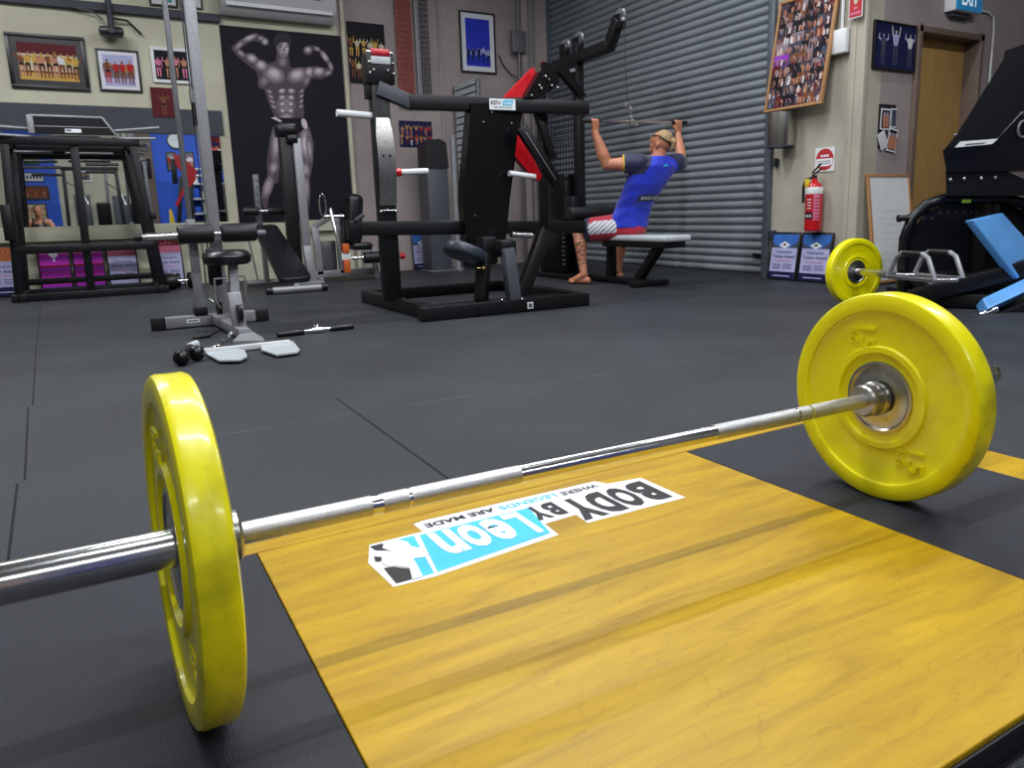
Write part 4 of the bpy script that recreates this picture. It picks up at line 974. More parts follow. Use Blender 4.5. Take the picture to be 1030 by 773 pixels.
b = mb('vinyl'); b.lathe([(0, .42), (.12, .42), (.138, .435), (.142, .47), (.126, .495), (.10, .508), (0, .508)], (.715, 5.02, 0), (0, 0, 1), 36); b.build('round_seat', None, t)
b = mb('grey'); b.beam((.745, 5.02, .43), (.72, 4.95, .06), .055, .055); b.build('seat_post', None, t)
b = mb('grey'); b.beam((.70, 4.70, .05), (.69, 4.74, .27), .075, .05); b.build('front_post', None, t)
b = mb('rubber'); b.lathe([(.0, -.014), (.05, -.014), (.056, -.012), (.048, 0), (.056, .012), (.05, .014), (0, .014)], (.70, 4.655, .15), (1, 0, 0), 28); b.build('pulley', None, t)
b = mb('rubber'); b.lathe([(.0, -.014), (.05, -.014), (.056, -.012), (.048, 0), (.056, .012), (.05, .014), (0, .014)], (.655, 5.15, .15), (1, 0, 0), 28); b.build('pulley', None, t)
b = mb('chrome')
for y_, w_, z_ in ((4.98, .09, .30), ):
    for x_ in (.625, .80): b.tube([(x_, y_, .34), (x_ - .005, y_ - .01, .20), (x_ + .015, y_ - .02, .16)], .006)
    b.tube([(.625, y_, .34), (.80, y_, .345)], .006)
b.cyl((.60, 5.2, .55), (.60, 5.2, .2), .006); b.cyl((.60, 5.2, .2), (.64, 5.2, .17), .006)
b.parts('cable_bracket', None, t)
b = mb('rubber'); b.box((.66, 5.2, .4), (.08, .08, .24), bev=.02); b.build('weight_carriage', None, t)
Zf = lambda x, y, z=.012: at(145 + x / 6.242, 270 + y / 6.242, Z=z)
b = mb('seatgrey')
b.prism([Zf(385, 532), Zf(400, 550), Zf(470, 588), Zf(600, 586), Zf(648, 562), Zf(632, 522), Zf(560, 508)], (0, 0, .008)); b.build('foot_plate', None, t)
b = mb('seatgrey'); b.prism([Zf(735, 520), Zf(830, 552), Zf(960, 536), Zf(978, 520), Zf(935, 466), Zf(900, 460), Zf(740, 480)], (0, 0, .008)); b.build('foot_plate', None, t)
b = mb('grey'); b.prism([Zf(575, 415), Zf(645, 408), Zf(748, 475), Zf(760, 492), Zf(560, 498), Zf(600, 455)], (0, 0, .035)); b.build('gusset', None, t)
b = mb('white'); b.beam(Zf(382, 524, .02), Zf(915, 466, .02), .022, .03, bev=.003); b.build('foot_plate_bar', None, t)

# ball-ended strap with chain
t = thing('ball_grip', 'pair of black ball grips on a chain by the cable machine footplates', 'cable attachment', at(190, 363, Z=0))
c1 = at(182.5, 360.0, Z=.038); c2 = at(197.5, 355.5, Z=.038)
b = mb('blackgloss'); b.ball(c1, .0395, 24, 16); b.build('ball', None, t); b = mb('blackgloss'); b.ball(c2, .0395, 24, 16); b.build('ball', None, t)
b = mb('seatgrey'); b.rcyl(c2 + Vector((-.03, .03, .03)), c2 + Vector((.02, .04, .045)), .018, .005); b.build('collar', None, t)
b = mb('rubber'); b.rcyl(c1 + Vector((-.01, .0, .02)), c2 + Vector((-.0, .06, .03)), .02, .005); b.build('strap', None, t)
b = mb('chrome')
pA = at(202, 352, Z=.03); pts = [pA, at(212, 350, Z=.02), at(222, 346.5, Z=.02), at(228, 341, Z=.06), at(233, 334, Z=.12)]
cnt = 0
for p, q_ in zip(pts, pts[1:]):
    d = q_ - p; nn_ = max(2, int(d.length / .026))
    for k in range(nn_):
        c = p + d * ((k + .5) / nn_); ax_ = d.normalized(); sd = ax_.cross(Vector((0, 0, 1))).normalized() if cnt % 2 else ax_.cross(ax_.cross(Vector((0, 0, 1)))).normalized()
        b.tube([c + ax_ * (.019 * math.cos(a)) + sd * (.010 * math.sin(a)) for a in [j * PI / 4 for j in range(8)]], .0036, 6, closed=True); cnt += 1
c = at(226, 341, Z=.05); ax_ = (pts[4] - pts[2]).normalized(); sd = ax_.cross(CF).normalized()
b.tube([c + ax_ * (.035 * math.cos(a)) + sd * (.014 * math.sin(a)) for a in [j * PI / 6 for j in range(12)]], .0045, 8, closed=True)
b.build('chain', None, t)
# little clip on the floor
c = at(203, 339.5, Z=.01); b = mb('rubber'); b.beam(c - Vector((.05, .0, 0)), c + Vector((.05, .03, .0)), .025, .014); b.beam(c + Vector((.04, .02, 0)), c + Vector((.12, .12, .012)), .012, .012); tag(b.build('weight_pin'), 'small black weight pin on the floor beside the cable machine base', 'weight pin')
# straight revolving bar
t = thing('cable_bar', 'short straight cable bar with chrome swivel lying on the rubber floor', 'cable attachment', at(317, 335, Z=0))
a, c = at(278.5, 337.0, Z=.018), at(355.5, 328.2, Z=.018); d = (c - a)
b = mb('rubber'); b.rcyl(a, a + d * .34, .0165, .004); b.rcyl(a + d * .68, c, .0165, .004); b.parts('grip', None, t)
b = mb('chrome'); b.cyl(a + d * .34, a + d * .68, .012); b.rcyl(a + d * .43, a + d * .58, .019, .005); b.tube([a + d * .5 + Vector((0, 0, .015)), a + d * .48 + Vector((0, .01, .035)), a + d * .53 + Vector((0, .01, .035)), a + d * .51 + Vector((0, 0, .015))], .004); b.build('swivel', None, t)

# ------------------------------------------------------------------ sit-up bench
t = thing('sit_up_bench', 'sloping black sit-up bench with roller pads and silver feet', 'bench', (1.62, 7.8, 0))
lo, hi = Vector((1.63, 7.33, .125)), Vector((1.565, 8.20, .60)); ax_ = (hi - lo).normalized(); sd = Vector((1, 0, 0)); sd = (sd - ax_ * sd.dot(ax_)).normalized(); up = sd.cross(ax_)
if up.z < 0: up = -up
b = mb('vinyl'); bm = bmesh.new(); bmesh.ops.create_cube(bm, size=1); bmesh.ops.scale(bm, vec=(.30, (hi - lo).length + .06, .06), verts=bm.verts)
for v in bm.verts:
    if v.co.y > 0: v.co.x *= .80
bmesh.ops.bevel(bm, geom=[e for e in bm.edges if abs((e.verts[0].co - e.verts[1].co).z) > .03], offset=.06, segments=5, profile=.5, affect='EDGES')
bmesh.ops.bevel(bm, geom=[e for e in bm.edges if len(e.link_faces) == 2 and e.calc_face_angle(0) > 1.0], offset=.012, segments=2, profile=.5, affect='EDGES')
T = Matrix((sd, ax_, up)).transposed().to_4x4(); T.translation = (lo + hi) / 2; b.frombm(bm, T); b.build('pad', None, t)
b = mb('grey'); b.beam(lo - up * .05, hi - up * .05, .05, .05); b.build('frame', None, t)
b = mb('grey'); b.cyl((1.38, 7.28, .035), (1.87, 7.28, .035), .033); fo = b.build('front_foot', None, t)
b = mb('grey'); b.beam((1.63, 7.28, .04), (1.63, 7.38, .1), .05, .05); b.build('foot_stem', None, fo)
b = mb('rubber'); b.cyl((1.345, 7.28, .036), (1.40, 7.28, .036), .036); b.cyl((1.85, 7.28, .036), (1.905, 7.28, .036), .036); b.parts('end_cap', None, fo)
b = mb('grey'); b.cyl((1.36, 8.36, .035), (1.74, 8.36, .035), .03); b.build('rear_foot', None, t)
b = mb('grey'); b.beam((1.56, 8.34, .05), (1.54, 8.26, .6), .05, .05); b.tube([(1.46, 8.3, .07), (1.40, 8.25, .5)], .009); b.build('rear_leg', None, t)
b = mb('midgrey'); b.beam((1.525, 8.24, .5), (1.525, 8.24, 1.14), .055, .045); b.use(M['rubber'])
for k in range(5): b.cyl((1.525, 8.216, 1.08 - k * .07), (1.525, 8.212, 1.08 - k * .07), .008)
b.build('post', None, t)
b = mb('foam'); b.rcyl((1.36, 8.18, .775), (1.515, 8.18, .773), .042, .012); b.build('roller_pad', None, t)
b = mb('foam'); b.rcyl((1.60, 8.18, .772), (1.79, 8.18, .770), .042, .012); b.build('roller_pad', None, t)
b = mb('chrome'); b.cyl((1.4, 8.18, .774), (1.75, 8.18, .771), .012); b.build('axle', None, t)

# ------------------------------------------------------------------ black and silver column machine behind the bench
t = thing('column_machine', 'black and silver upright column machine standing in front of the bodybuilder poster', 'gym machine', (1.84, 7.95, 0))
b = mb('black'); b.beam((1.785, 7.95, .02), (1.785, 7.95, 1.55), .12, .10); b.build('black_column', None, t)
b = mb('blackgloss'); b.box((1.80, 7.95, 1.545), (.20, .14, .13), bev=.02); b.box((1.84, 7.88, 1.46), (.1, .05, .08), bev=.01); b.build('head', None, t)
b = mb('grey'); b.beam((1.895, 7.90, .4), (1.885, 7.90, 1.47), .085, .07, bev=.012); b.beam((1.915, 7.86, .03), (1.895, 7.90, .42), .085, .07, bev=.012); b.build('silver_column', None, t)
b = mb('grey'); b.box((1.86, 8.0, .03), (.3, .5, .05), bev=.008); b.build('base', None, t)

# ------------------------------------------------------------------ leg curl machine with chrome levers
t = thing('leg_curl_machine', 'silver leg curl machine with black backrest and chrome lever beside the poster', 'gym machine', (2.4, 8.4, 0))
b = mb('grey'); b.beam((2.02, 8.45, .075), (2.80, 8.45, .075), .06, .075); b.beam((2.10, 8.2, .03), (2.10, 8.8, .03), .05, .05); b.box((2.74, 8.32, .17), (.055, .05, .34), Matrix.Rotation(-.06, 3, 'Y'), bev=.006); b.build('base_frame', None, t)
b = mb('grey'); b.beam((2.15, 8.45, .07), (2.13, 8.45, .60), .075, .06); b.beam((2.13, 8.45, .60), (2.32, 8.45, .70), .06, .06); b.beam((2.40, 8.45, .07), (2.38, 8.45, .68), .06, .06); b.build('upright', None, t)
b = mb('chrome'); b.beam((2.275, 8.30, .79), (2.35, 8.22, .24), .048, .048, bev=.02); b.build('lever', None, t)
b = mb('chrome'); b.tube([(2.20 + .035 * math.cos(a), 8.3, .82 + .12 * math.sin(a)) for a in [k * PI / 8 for k in range(16)]], .009, closed=True); b.cyl((2.2, 8.3, .70), (2.42, 8.3, .70), .02); b.build('handle', None, t)
b = mb('vinyl'); b.box((2.52, 8.38, .66), (.20, .30, .56), Matrix.Rotation(.12, 3, 'Y'), bev=.07, seg=4); b.build('backrest', None, t)
b = mb('vinyl'); b.box((2.57, 8.28, .37), (.22, .26, .08), bev=.03); b.build('seat', None, t)
b = mb('foam'); b.rcyl((2.56, 8.15, .245), (2.90, 8.15, .245), .062, .012); b.use(M['chrome']); b.cyl((2.4, 8.15, .25), (3.0, 8.15, .243), .016); b.use(M['redfoam']); b.rcyl((2.98, 8.15, .245), (3.03, 8.15, .245), .035, .006); b.build('leg_roller', None, t)
b = mb('orange'); b.box((2.35, 8.09, .36), (.07, .05, .10), bev=.008); b.box((2.35, 8.09, .17), (.07, .05, .14), bev=.008); b.use(M['white']); b.box((2.35, 8.10, .27), (.10, .04, .08), bev=.006); b.build('carton_stop', None, t)
b = mb('midgrey'); b.box((2.30, 8.62, .26), (.16, .12, .34), bev=.01); b.build('weight_block', None, t)

# ------------------------------------------------------------------ grey shrouded stack machine and pole
t = thing('stack_machine', 'tall dark grey shrouded weight stack with a silver pole at its side', 'gym machine', (3.72, 8.7, 0))
b = mb('dgrey'); b.box((3.68, 8.75, .64), (.27, .30, 1.26), bev=.015); b.build('shroud', None, t)
b = mb('foam'); b.prism([(3.54 + .0, 8.58, 1.24), (3.54, 8.58, 1.49), (3.60, 8.58, 1.56), (3.72, 8.58, 1.575), (3.80, 8.58, 1.53), (3.82, 8.58, 1.24)], (0, .28, 0)); b.build('top_cover', None, t)
b = mb('grey'); b.cyl((3.905, 8.62, .02), (3.905, 8.62, 1.60), .036, n=28); b.cyl((3.905, 8.62, 1.59), (3.905, 8.62, 1.62), .042); b.cyl((3.905, 8.62, .0), (3.905, 8.62, .03), .07); b.build('pole', None, t)
b = mb('midgrey'); b.box((3.8, 8.62, .6), (.24, .04, .05), bev=.005); b.box((3.72, 8.75, .012), (.42, .38, .024), bev=.004); b.build('base', None, t)
# slatted grille
t = thing('slatted_grille', 'pale slatted grille panel standing behind the centre machine', 'grille', (4.2, 8.95, 0))
b = mb('seatgrey')
for k in range(27): b.box((4.22 + 0, 8.86, .10 + k * .083), (.02, .60, .070), Matrix.Rotation(.12, 3, 'Y'), bev=.004, seg=1)
b.build('slats', None, t)
b = mb('rail'); b.box((4.245, 8.86, 1.15), (.012, .62, 2.26)); b.use(M['midgrey']); b.box((4.23, 8.53, 1.14), (.05, .05, 2.28), bev=.006); b.box((4.23, 9.18, 1.14), (.05, .05, 2.28), bev=.006); b.build('frame', None, t)
# ------------------------------------------------------------------ centre plate-loaded machine
t = thing('plate_loaded_machine', 'large black plate-loaded machine with red lever arms in the centre of the gym', 'gym machine', (2.5, 5.2, 0))
Ya = 5.30
b = mb('black')
b.beam((1.84, 4.62, .048), (3.06, 4.60, .048), .085, .09, ext=.04); b.beam((1.90, 4.62, .048), (1.90, 6.05, .048), .09, .09, ext=.0); b.beam((1.90, 6.05, .048), (3.16, 6.05, .048), .085, .09); b.beam((3.06, 4.60, .048), (3.16, 6.05, .048), .085, .09)
b.beam((1.90, 4.86, .045), (3.1, 4.86, .045), .06, .06); bf = b.build('base_frame', None, t)
b = mb('decal'); b.box((2.60, 4.562, .045), (.045, .003, .045)); b.use(M['stickdark']); b.box((2.60, 4.5595, .045), (.03, .001, .028)); b.build('sticker', None, bf)
b = mb('rubber')
for x in (2.22, 2.94):
    for dx in (-.02, .02): b.cyl((x + dx, 4.568, .03), (x + dx, 4.556, .03), .008)
b.parts('bolt', None, bf)
b = mb('black'); b.beam((1.855, Ya, .08), (1.855, Ya, 1.70), .125, .09, bev=.008); lp = b.build('left_post', None, t)
b = mb('steel'); vs = []; n_ = 12
for i in range(n_ + 1):
    a = i / n_; z = .76 + a * .60; y = Ya - .05 - .035 * math.sin(PI * a)
    w = .063 if a < .8 else .063 * (1 - (a - .8) * 1.2)
    vs += [(1.855 - w, y, z), (1.855 + w, y, z)]
b.raw(vs, [[2 * i, 2 * i + 1, 2 * i + 3, 2 * i + 2] for i in range(n_)]); b.use(M['rubber']); b.cyl((1.83, Ya - .088, 1.10), (1.83, Ya - .09, 1.10), .008); b.cyl((1.88, Ya - .088, 1.10), (1.88, Ya - .09, 1.10), .008)
lab(b.build('curved_plate', None, lp), 'bowed bright steel plate')
b = mb('chrome')
for z in (.72, .56):
    for x in (1.80, 1.905): b.ball((x, Ya - .055, z), .012, 10, 8)
b.cyl((1.80, Ya - .055, .725), (1.90, Ya - .055, .725), .006); b.parts('bolt', None, lp)
b = mb('black'); b.box((1.862, Ya, 1.68), (.20, .12, .20), bev=.012); b.box((1.84, Ya + .02, 1.56), (.14, .1, .14), bev=.01); hb = b.build('head_bracket', None, t)
b = mb('redfoam'); b.cyl((1.80, Ya - .05, 1.785), (1.925, Ya - .05, 1.785), .026); b.build('red_roller', None, hb)
b = mb('seatgrey'); b.box((1.862, Ya - .03, 1.735), (.14, .08, .05), bev=.006); b.build('grey_block', None, hb)
b = mb('chrome'); b.cyl((1.77, Ya - .05, 1.785), (1.955, Ya - .05, 1.785), .013)
for x in (1.782, 1.948):
    for z in (1.72, 1.65): b.ball((x, Ya - .065, z), .011, 10, 8)
for x in (1.81, 1.91): b.ball((x, Ya - .065, 1.67), .012, 10, 8)
b.parts('bolt', None, hb)
b = mb('dgrey'); b.beam((1.83, Ya - .03, 1.555), (2.10, Ya - .03, 1.465), .075, .095, bev=.006); b.build('angled_bracket', None, t)
b = mb('black'); b.beam((2.06, Ya - .03, 1.475), (3.42, 5.02, 1.46), .085, .10, bev=.008, up=(0, 0, 1)); ub = b.build('upper_beam', None, t)
# beam sticker
o = at(496, 98.5, Y=5.08) ; e = at(524.5, 99.5, Y=5.05); uxx = (e - o).normalized(); wS = (e - o).length; 
yb = 5.085
o = Vector((2.62, 5.118, 1.428)); uxx = Vector((1.36, -.25, -.015)).normalized(); nnn = Vector((uxx.y, -uxx.x, 0)).normalized()
q = lambda u, v, d=0.: o + uxx * u + Vector((0, 0, 1)) * v + nnn * d
b = mb('decal'); b.poly([q(0, 0, .012), q(.20, 0, .012), q(.20, .078, .012), q(0, .078, .012)]); 
text_fit(b, 'BODY', q(.012, .034, .0135), uxx, (0, 0, 1), .055, .03, 'txtblack', bold=.03); text_fit(b, 'BY', q(.07, .036, .0135), uxx, (0, 0, 1), .02, .02, 'txtblack', bold=.02)
b.use(M['cyan']); b.poly([q(u, v, .0135) for u, v in ((.10, .03), (.175, .03), (.185, .068), (.105, .068))]); text_fit(b, 'Leon', q(.112, .036, .0145), uxx, (0, 0, 1), .062, .026, 'decal', bold=.02)
text_fit(b, 'WHERE LEGENDS ARE MADE', q(.03, .012, .0135), uxx, (0, 0, 1), .14, .010, 'txtblack', bold=.01)
b.build('sticker', None, ub, smooth=False)
b = mb('black'); b.beam((1.62, Ya - .03, .607), (3.50, 5.22, .555), .08, .10, bev=.008); b.box((1.60, Ya - .03, .60), (.09, .10, .13), bev=.012); lb = b.build('lower_beam', None, t)
b = mb('chrome'); b.ball((3.12, 5.18, .53), .009, 8, 6); b.ball((2.48, 5.2, .65), .009, 8, 6); b.parts('bolt', None, lb)
b = mb('rail'); b.cyl((1.60, 5.22, .66), (1.66, 5.22, .70), .015); b.build('pin', None, lb)
# tapered shroud
F = lambda x, y, Y=5.12: at(x, y, Y=Y)
b = mb('blackgloss'); b.prism([F(474, 104), F(527, 104), F(521, 140), F(513, 200), F(508, 250), F(470, 250), F(466, 200), F(470, 150)], (0, .10, 0)); sh = b.build('shroud', None, t)
b = mb('chrome')
for x, y in ((486.5, 123), (515, 124), (495, 113), (478, 217)): b.ball(F(x, y, 5.115), .008, 8, 6)
b.parts('bolt', None, sh)
# weight horns
b = mb('white'); b.cyl((1.55, Ya, 1.385), (1.80, Ya, 1.375), .024, n=24); b.build('weight_horn', None, t)
b = mb('white'); b.cyl((1.93, Ya - .02, .99), (2.18, Ya - .02, 1.0), .022, n=24); h_ = b.build('weight_horn', None, t)
b = mb('red'); b.rcyl((1.91, Ya - .02, .99), (1.975, Ya - .02, .992), .029, .006); lab(b.build('red_collar', None, h_), 'red collar')
b = mb('white'); b.cyl(at(512, 174.5, Y=5.05), at(538, 178, Y=5.05), .021, n=24); b.build('weight_horn', None, t)
# red arms
b = mb('red'); b.prism([F(508, 98), F(537, 68), F(545, 67), F(547, 77), F(541, 88), F(532, 98)], (0, .06, 0)); b.prism([F(544, 65), F(557, 68), F(558, 72), F(551, 74), F(543, 69)], (0, .06, 0)); b.build('red_upper_arm', None, t)
b = mb('red'); b.prism([F(521, 132), F(527, 139), F(545, 177), F(543, 182), F(538, 180), F(518, 157)], (0, .06, 0)); b.build('red_lower_arm', None, t)
b = mb('blackgloss'); b.prism([F(541, 76, 5.05), F(547, 64, 5.05), F(558, 65, 5.05), F(563, 82, 5.05), F(554, 92, 5.05), F(541, 99, 5.05), F(528, 98, 5.05)], (0, .07, 0)); b.prism([F(546, 62, 5.1), F(570, 66, 5.1), F(590, 96, 5.1), F(585, 98, 5.1), F(562, 72, 5.1)], (0, .05, 0)); pv = b.build('pivot_bracket', None, t)
b = mb('steel'); b.cyl(F(541, 69, 5.045), F(541, 69, 5.02), .026, n=24); b.build('pivot_cap', None, pv)
b = mb('chrome')
for x, y in ((549, 77), (552, 80), (543, 86), (545, 89), (555, 86), (561, 88), (535, 96)): b.ball(F(x, y, 5.035), .010, 8, 6)
b.parts('bolt', None, pv)
b = mb('black'); b.beam(F(524, 128, 5.0), F(560, 184, 5.0), .09, .05, up=(0, 1, 0)); db = b.build('diagonal_arm', None, t)
b = mb('grey'); b.beam(F(529, 133, 4.96), F(559, 181, 4.96), .006, .006); b.build('silver_edge', None, db)
b = mb('black'); b.beam(F(546, 105, 5.2), F(547, 240, 5.2), .055, .06); b.beam(F(540, 112, 5.15), F(556, 160, 5.15), .06, .05, up=(0, 1, 0)); b.build('rear_post', None, t)
b = mb('black'); b.beam(F(548, 232, 5.05), at(524, 299, Y=4.93), .10, .07, up=(0, 1, 0)); b.build('diagonal_brace', None, t)
# seat and posts
b = mb('black'); b.beam(at(484, 303, Y=4.80), at(487, 255, Y=4.85), .085, .075); b.beam(at(487, 262, Y=4.82), at(468, 252, Y=4.95), .07, .06); b.box(at(490, 252, Y=4.9), (.12, .12, .2), bev=.02); sp = b.build('seat_post', None, t)
b = mb('brass'); b.ball(at(486.5, 270, Y=4.76), .016, 12, 8); b.cyl(at(480, 270, Y=4.76), at(484, 270, Y=4.76), .006); b.build('knob', None, sp)
c = at(467, 254, Y=4.88)
b = mb(mat('slate_vinyl', (52, 60, 72), rough=.38, noise=.15, nscale=20, coat=.2)); R = Matrix.Rotation(.42, 3, 'Y') @ Matrix.Rotation(-.1, 3, 'X'); bm = bmesh.new(); bmesh.ops.create_cone(bm, cap_ends=True, segments=40, radius1=.155, radius2=.155, depth=.085)
bmesh.ops.bevel(bm, geom=[e for e in bm.edges if e.calc_face_angle(0) > 1.], offset=.03, segments=4, profile=.5, affect='EDGES'); T = R.to_4x4(); T.translation = c; b.frombm(bm, T); b.build('seat_pad', None, t)
b = mb('dgrey'); b.beam(at(517, 303, Y=4.63), at(510, 250, Y=4.66), .085, .075, bev=.005); b.build('front_post', None, t)
b = mb('black'); b.box(at(508, 250, Y=4.72), (.12, .14, .12), bev=.02); b.build('post_cap', None, t)
b = mb('chrome'); b.cyl(at(514, 236, Y=4.85), at(535, 237, Y=4.85), .022); b.ball(at(505, 302, Y=4.56), .01, 8, 6); b.ball(at(525, 301, Y=4.56), .01, 8, 6); b.parts('peg', None, t)

# ------------------------------------------------------------------ lat pulldown station
XB = 4.3
t = thing('lat_pulldown_station', 'black lat pulldown tower with mesh guard and top arm, left of the lifter', 'gym machine', (XB, 6.8, 0))
b = mb('black'); b.beam((XB, 6.47, .03), (XB, 6.47, 2.28), .085, .085); b.build('front_column', None, t)
b = mb('black'); b.beam((XB, 7.18, .03), (XB, 7.18, 2.2), .085, .085); b.build('rear_column', None, t)
b = mb('black'); b.beam((XB, 6.88, 2.13), (XB, 5.93, 2.16), .10, .10, bev=.008); b.beam((XB, 5.96, 2.13), (XB, 5.80, 2.36), .085, .10, bev=.008); b.build('top_arm', None, t)
for y, z in ((6.70, 2.30), (6.46, 2.32), (5.79, 2.38)):
    b = mb('blackgloss'); b.beam((XB, y, z - .12), (XB, y, z + .02), .07, .13, bev=.02); ho = b.build('pulley_housing', None, t)
    b = mb('midgrey'); b.lathe([(0, -.012), (.062, -.012), (.052, 0), (.062, .012), (0, .012)], (XB, y - .02, z), (1, 0, 0), 28); b.parts('pulley_wheel', None, ho)
b = mb('grey'); b.box((XB - .05, 6.56, 2.03), (.02, .22, .03), bev=.004); b.ball((XB - .02, 5.70, 2.33), .02, 10, 8); b.build('guide_bracket', None, t)
def mesh_guard(x, y0, y1, z0, z1, d=.055):
    b = mb('black'); y = y0
    while y <= y1 + 1e-6: b.box((x, y, (z0 + z1) / 2), (.006, .006, z1 - z0)); y += d
    z = z0
    while z <= z1 + 1e-6: b.box((x, (y0 + y1) / 2, z), (.006, y1 - y0, .006)); z += d
    b.box((x, (y0 + y1) / 2, z1), (.02, y1 - y0, .02)); b.box((x, (y0 + y1) / 2, z0), (.02, y1 - y0, .02))
    b.build('mesh_guard', None, t)
mesh_guard(XB - .02, 6.52, 7.12, 1.05, 2.04)
b = mb('blackgloss'); b.box((XB, 6.83, .56), (.22, .52, 1.0), bev=.012); ws = b.build('weight_stack', None, t)
b = mb('midgrey')
for k in range(8): b.box((XB - .113, 6.62, .15 + k * .045), (.006, .05, .012))
b.build('pin_scale', None, ws)
b = mb('black'); b.box((XB, 6.8, .03), (.34, .9, .05), bev=.006); b.beam((XB, 6.4, .035), (XB, 5.35, .035), .12, .05, bev=.006); b.box((XB, 5.36, .03), (.40, .07, .05), bev=.006); b.build('base', None, t)
b = mb('foam'); b.rcyl((XB - .30, 6.22, .66), (XB + .30, 6.22, .66), .065, .015); b.use(M['black']); b.beam((XB, 6.22, .66), (XB, 6.44, .62), .05, .05); b.beam((XB, 6.22, .66), (XB, 6.30, .42), .04, .04); b.build('thigh_roller', None, t)
b = mb('vinyl'); b.box((XB - .12, 6.45, .72), (.08, .16, .22), bev=.02); b.build('thigh_pad_adjuster', None, t)
b = mb('black'); b.tube([(XB, 5.725, 2.36), (XB, 5.68, 1.62)], .0035, 8); b.build('cable', None, t)
# bench seat
t = thing('pulldown_bench', 'flat bench with a pale grey pad that the lifter sits on', 'bench', (XB, 5.4, 0))
b = mb('seatgrey'); b.box((XB, 5.47, .432), (.30, 1.00, .055), bev=.022, seg=4); b.build('pad', None, t)
b = mb('black'); b.box((XB, 5.47, .378), (.24, .92, .055), bev=.01); b.build('pad_board', None, t)
b = mb('black'); b.beam((XB, 5.94, .05), (XB, 5.94, .37), .075, .075); b.build('front_leg', None, t)
b = mb('black'); b.beam((XB, 5.22, .36), (XB, 5.52, .05), .075, .075); b.build('rear_leg', None, t)
# pulldown bar
t = thing('pulldown_bar', 'long lat bar gripped by the lifter and hanging from the cable', 'cable attachment', (XB + .1, 5.66, 1.5))
bl, br = Vector((3.80, 5.665, 1.455)), Vector((4.98, 5.655, 1.475)); md = (bl + br) / 2
b = mb('chrome'); b.cyl(bl + (br - bl) * .04, br - (br - bl) * .04, .0135, n=20); b.build('bar', None, t)
b = mb('rubber'); b.rcyl(bl, bl + (br - bl) * .16, .017, .004); b.rcyl(br - (br - bl) * .16, br, .017, .004); b.parts('grip', None, t)
b = mb('chrome'); b.rcyl(Vector((XB + .02, 5.66, 1.44)), Vector((XB + .10, 5.66, 1.445)), .024, .005); b.tube([(XB + .06, 5.66, 1.46), (XB + .03, 5.665, 1.54), (XB + .01, 5.67, 1.62)], .008); b.tube([(XB + .03 * math.cos(a) + .01, 5.675, 1.60 + .035 * math.sin(a)) for a in [k * PI / 6 for k in range(12)]], .005, closed=True); b.build('swivel', None, t)

# ------------------------------------------------------------------ leg press at the right
Hh = Vector((CF.x, CF.y, 0)).normalized(); Gd = Hh; Rh = Vector((CR.x, CR.y, 0)).normalized()
D = lambda x, y, d=4.45: at(x, y, D=d * 1.13)
Gd = Vector((D(985, 300).x, D(985, 300).y, 0)).normalized()
t = thing('leg_press_machine', 'heavy black leg press with an arched frame and blue pads at the right edge', 'gym machine', Vector((D(985, 300).x, D(985, 300).y, 0)))
b = mb('blackgloss')
pts = [D(x, y) for x, y in ((908, 320), (908, 268), (910, 240), (918, 219), (932, 206), (950, 200), (980, 199.5), (1010, 200), (1030, 205), (1046, 216), (1054, 236), (1058, 270), (1060, 320))]
b.tube(pts, .036, 14); b.build('arched_frame', None, t)
b = mb('black'); P4 = [D(x, y, 4.52) for x, y in ((912, 300), (914, 236), (932, 212), (952, 205), (1010, 205), (1040, 215), (1052, 240), (1055, 300))]; b.prism(P4, Gd * .05); fp = b.build('foot_plate', None, t)
b = mb('midgrey')
for k in range(9): b.beam(D(928 + k * 8, 215 - (k < 2) * -6, 4.515), D(931 + k * 8, 213 - (k < 2) * -6, 4.515), .006, .004, bev=0)
b.build('grip_marks', None, fp)
b = mb('greenlabel'); c = D(972, 202.5, 4.405); b.box(c, (.06, .006, .022), Matrix((Rh, Hh, Vector((0, 0, 1)))).transposed(), bev=.002); b.build('label', None, t)
# column block and sloping shroud
Rm = Matrix((Rh, Hh, Vector((0, 0, 1)))).transposed()
b = mb('black'); b.prism([D(952, 197, 4.38), D(951, 172, 4.38), D(1012, 172, 4.38), D(1030, 180, 4.38), D(1060, 197, 4.38)], Gd * .22); cb_ = b.build('column', None, t)
b = mb('steel')
for x, y in ((956, 181), (969.5, 180), (987, 179.5), (1001, 179)): b.ball(D(x, y, 4.375), .014, 12, 8)
b.parts('bolt', None, cb_)
b = mb('blackgloss'); b.prism([D(948, 151, 4.36), D(952, 173, 4.36), D(1012, 172, 4.36), D(1050, 172, 4.36), D(1050, 118, 4.36), D(1027, 115, 4.36), D(1003, 140, 4.36)], Gd * .30); b.build('lower_shroud', None, t)
A_, B_, C_, E_ = D(961, 137, 4.55), D(1010, 52, 4.75), D(1060, 34, 4.75), D(1060, 90, 4.40); G_ = D(1003, 140, 4.36)
b = mb('black'); b.prism([D(950, 150, 4.38), D(962, 136, 4.4), D(1009, 60, 4.4), D(1011, 51, 4.4), D(1065, 32, 4.4), D(1065, 80, 4.4), D(1028, 113, 4.4), D(1004, 140, 4.4)], Gd * .34); sh = b.build('upper_shroud', None, t)
b = mb('midgrey'); b.beam(D(1004, 140, 4.39), D(1029, 112, 4.39), .012, .012); b.tube([D(1029, 130, 4.35) + Rh * .03 * math.cos(a) + Vector((0, 0, .05 * math.sin(a))) for a in [k * PI / 8 for k in range(16)]], .008, closed=True); b.ball(D(961, 136, 4.39), .012, 10, 8); b.build('edge_trim', None, sh)
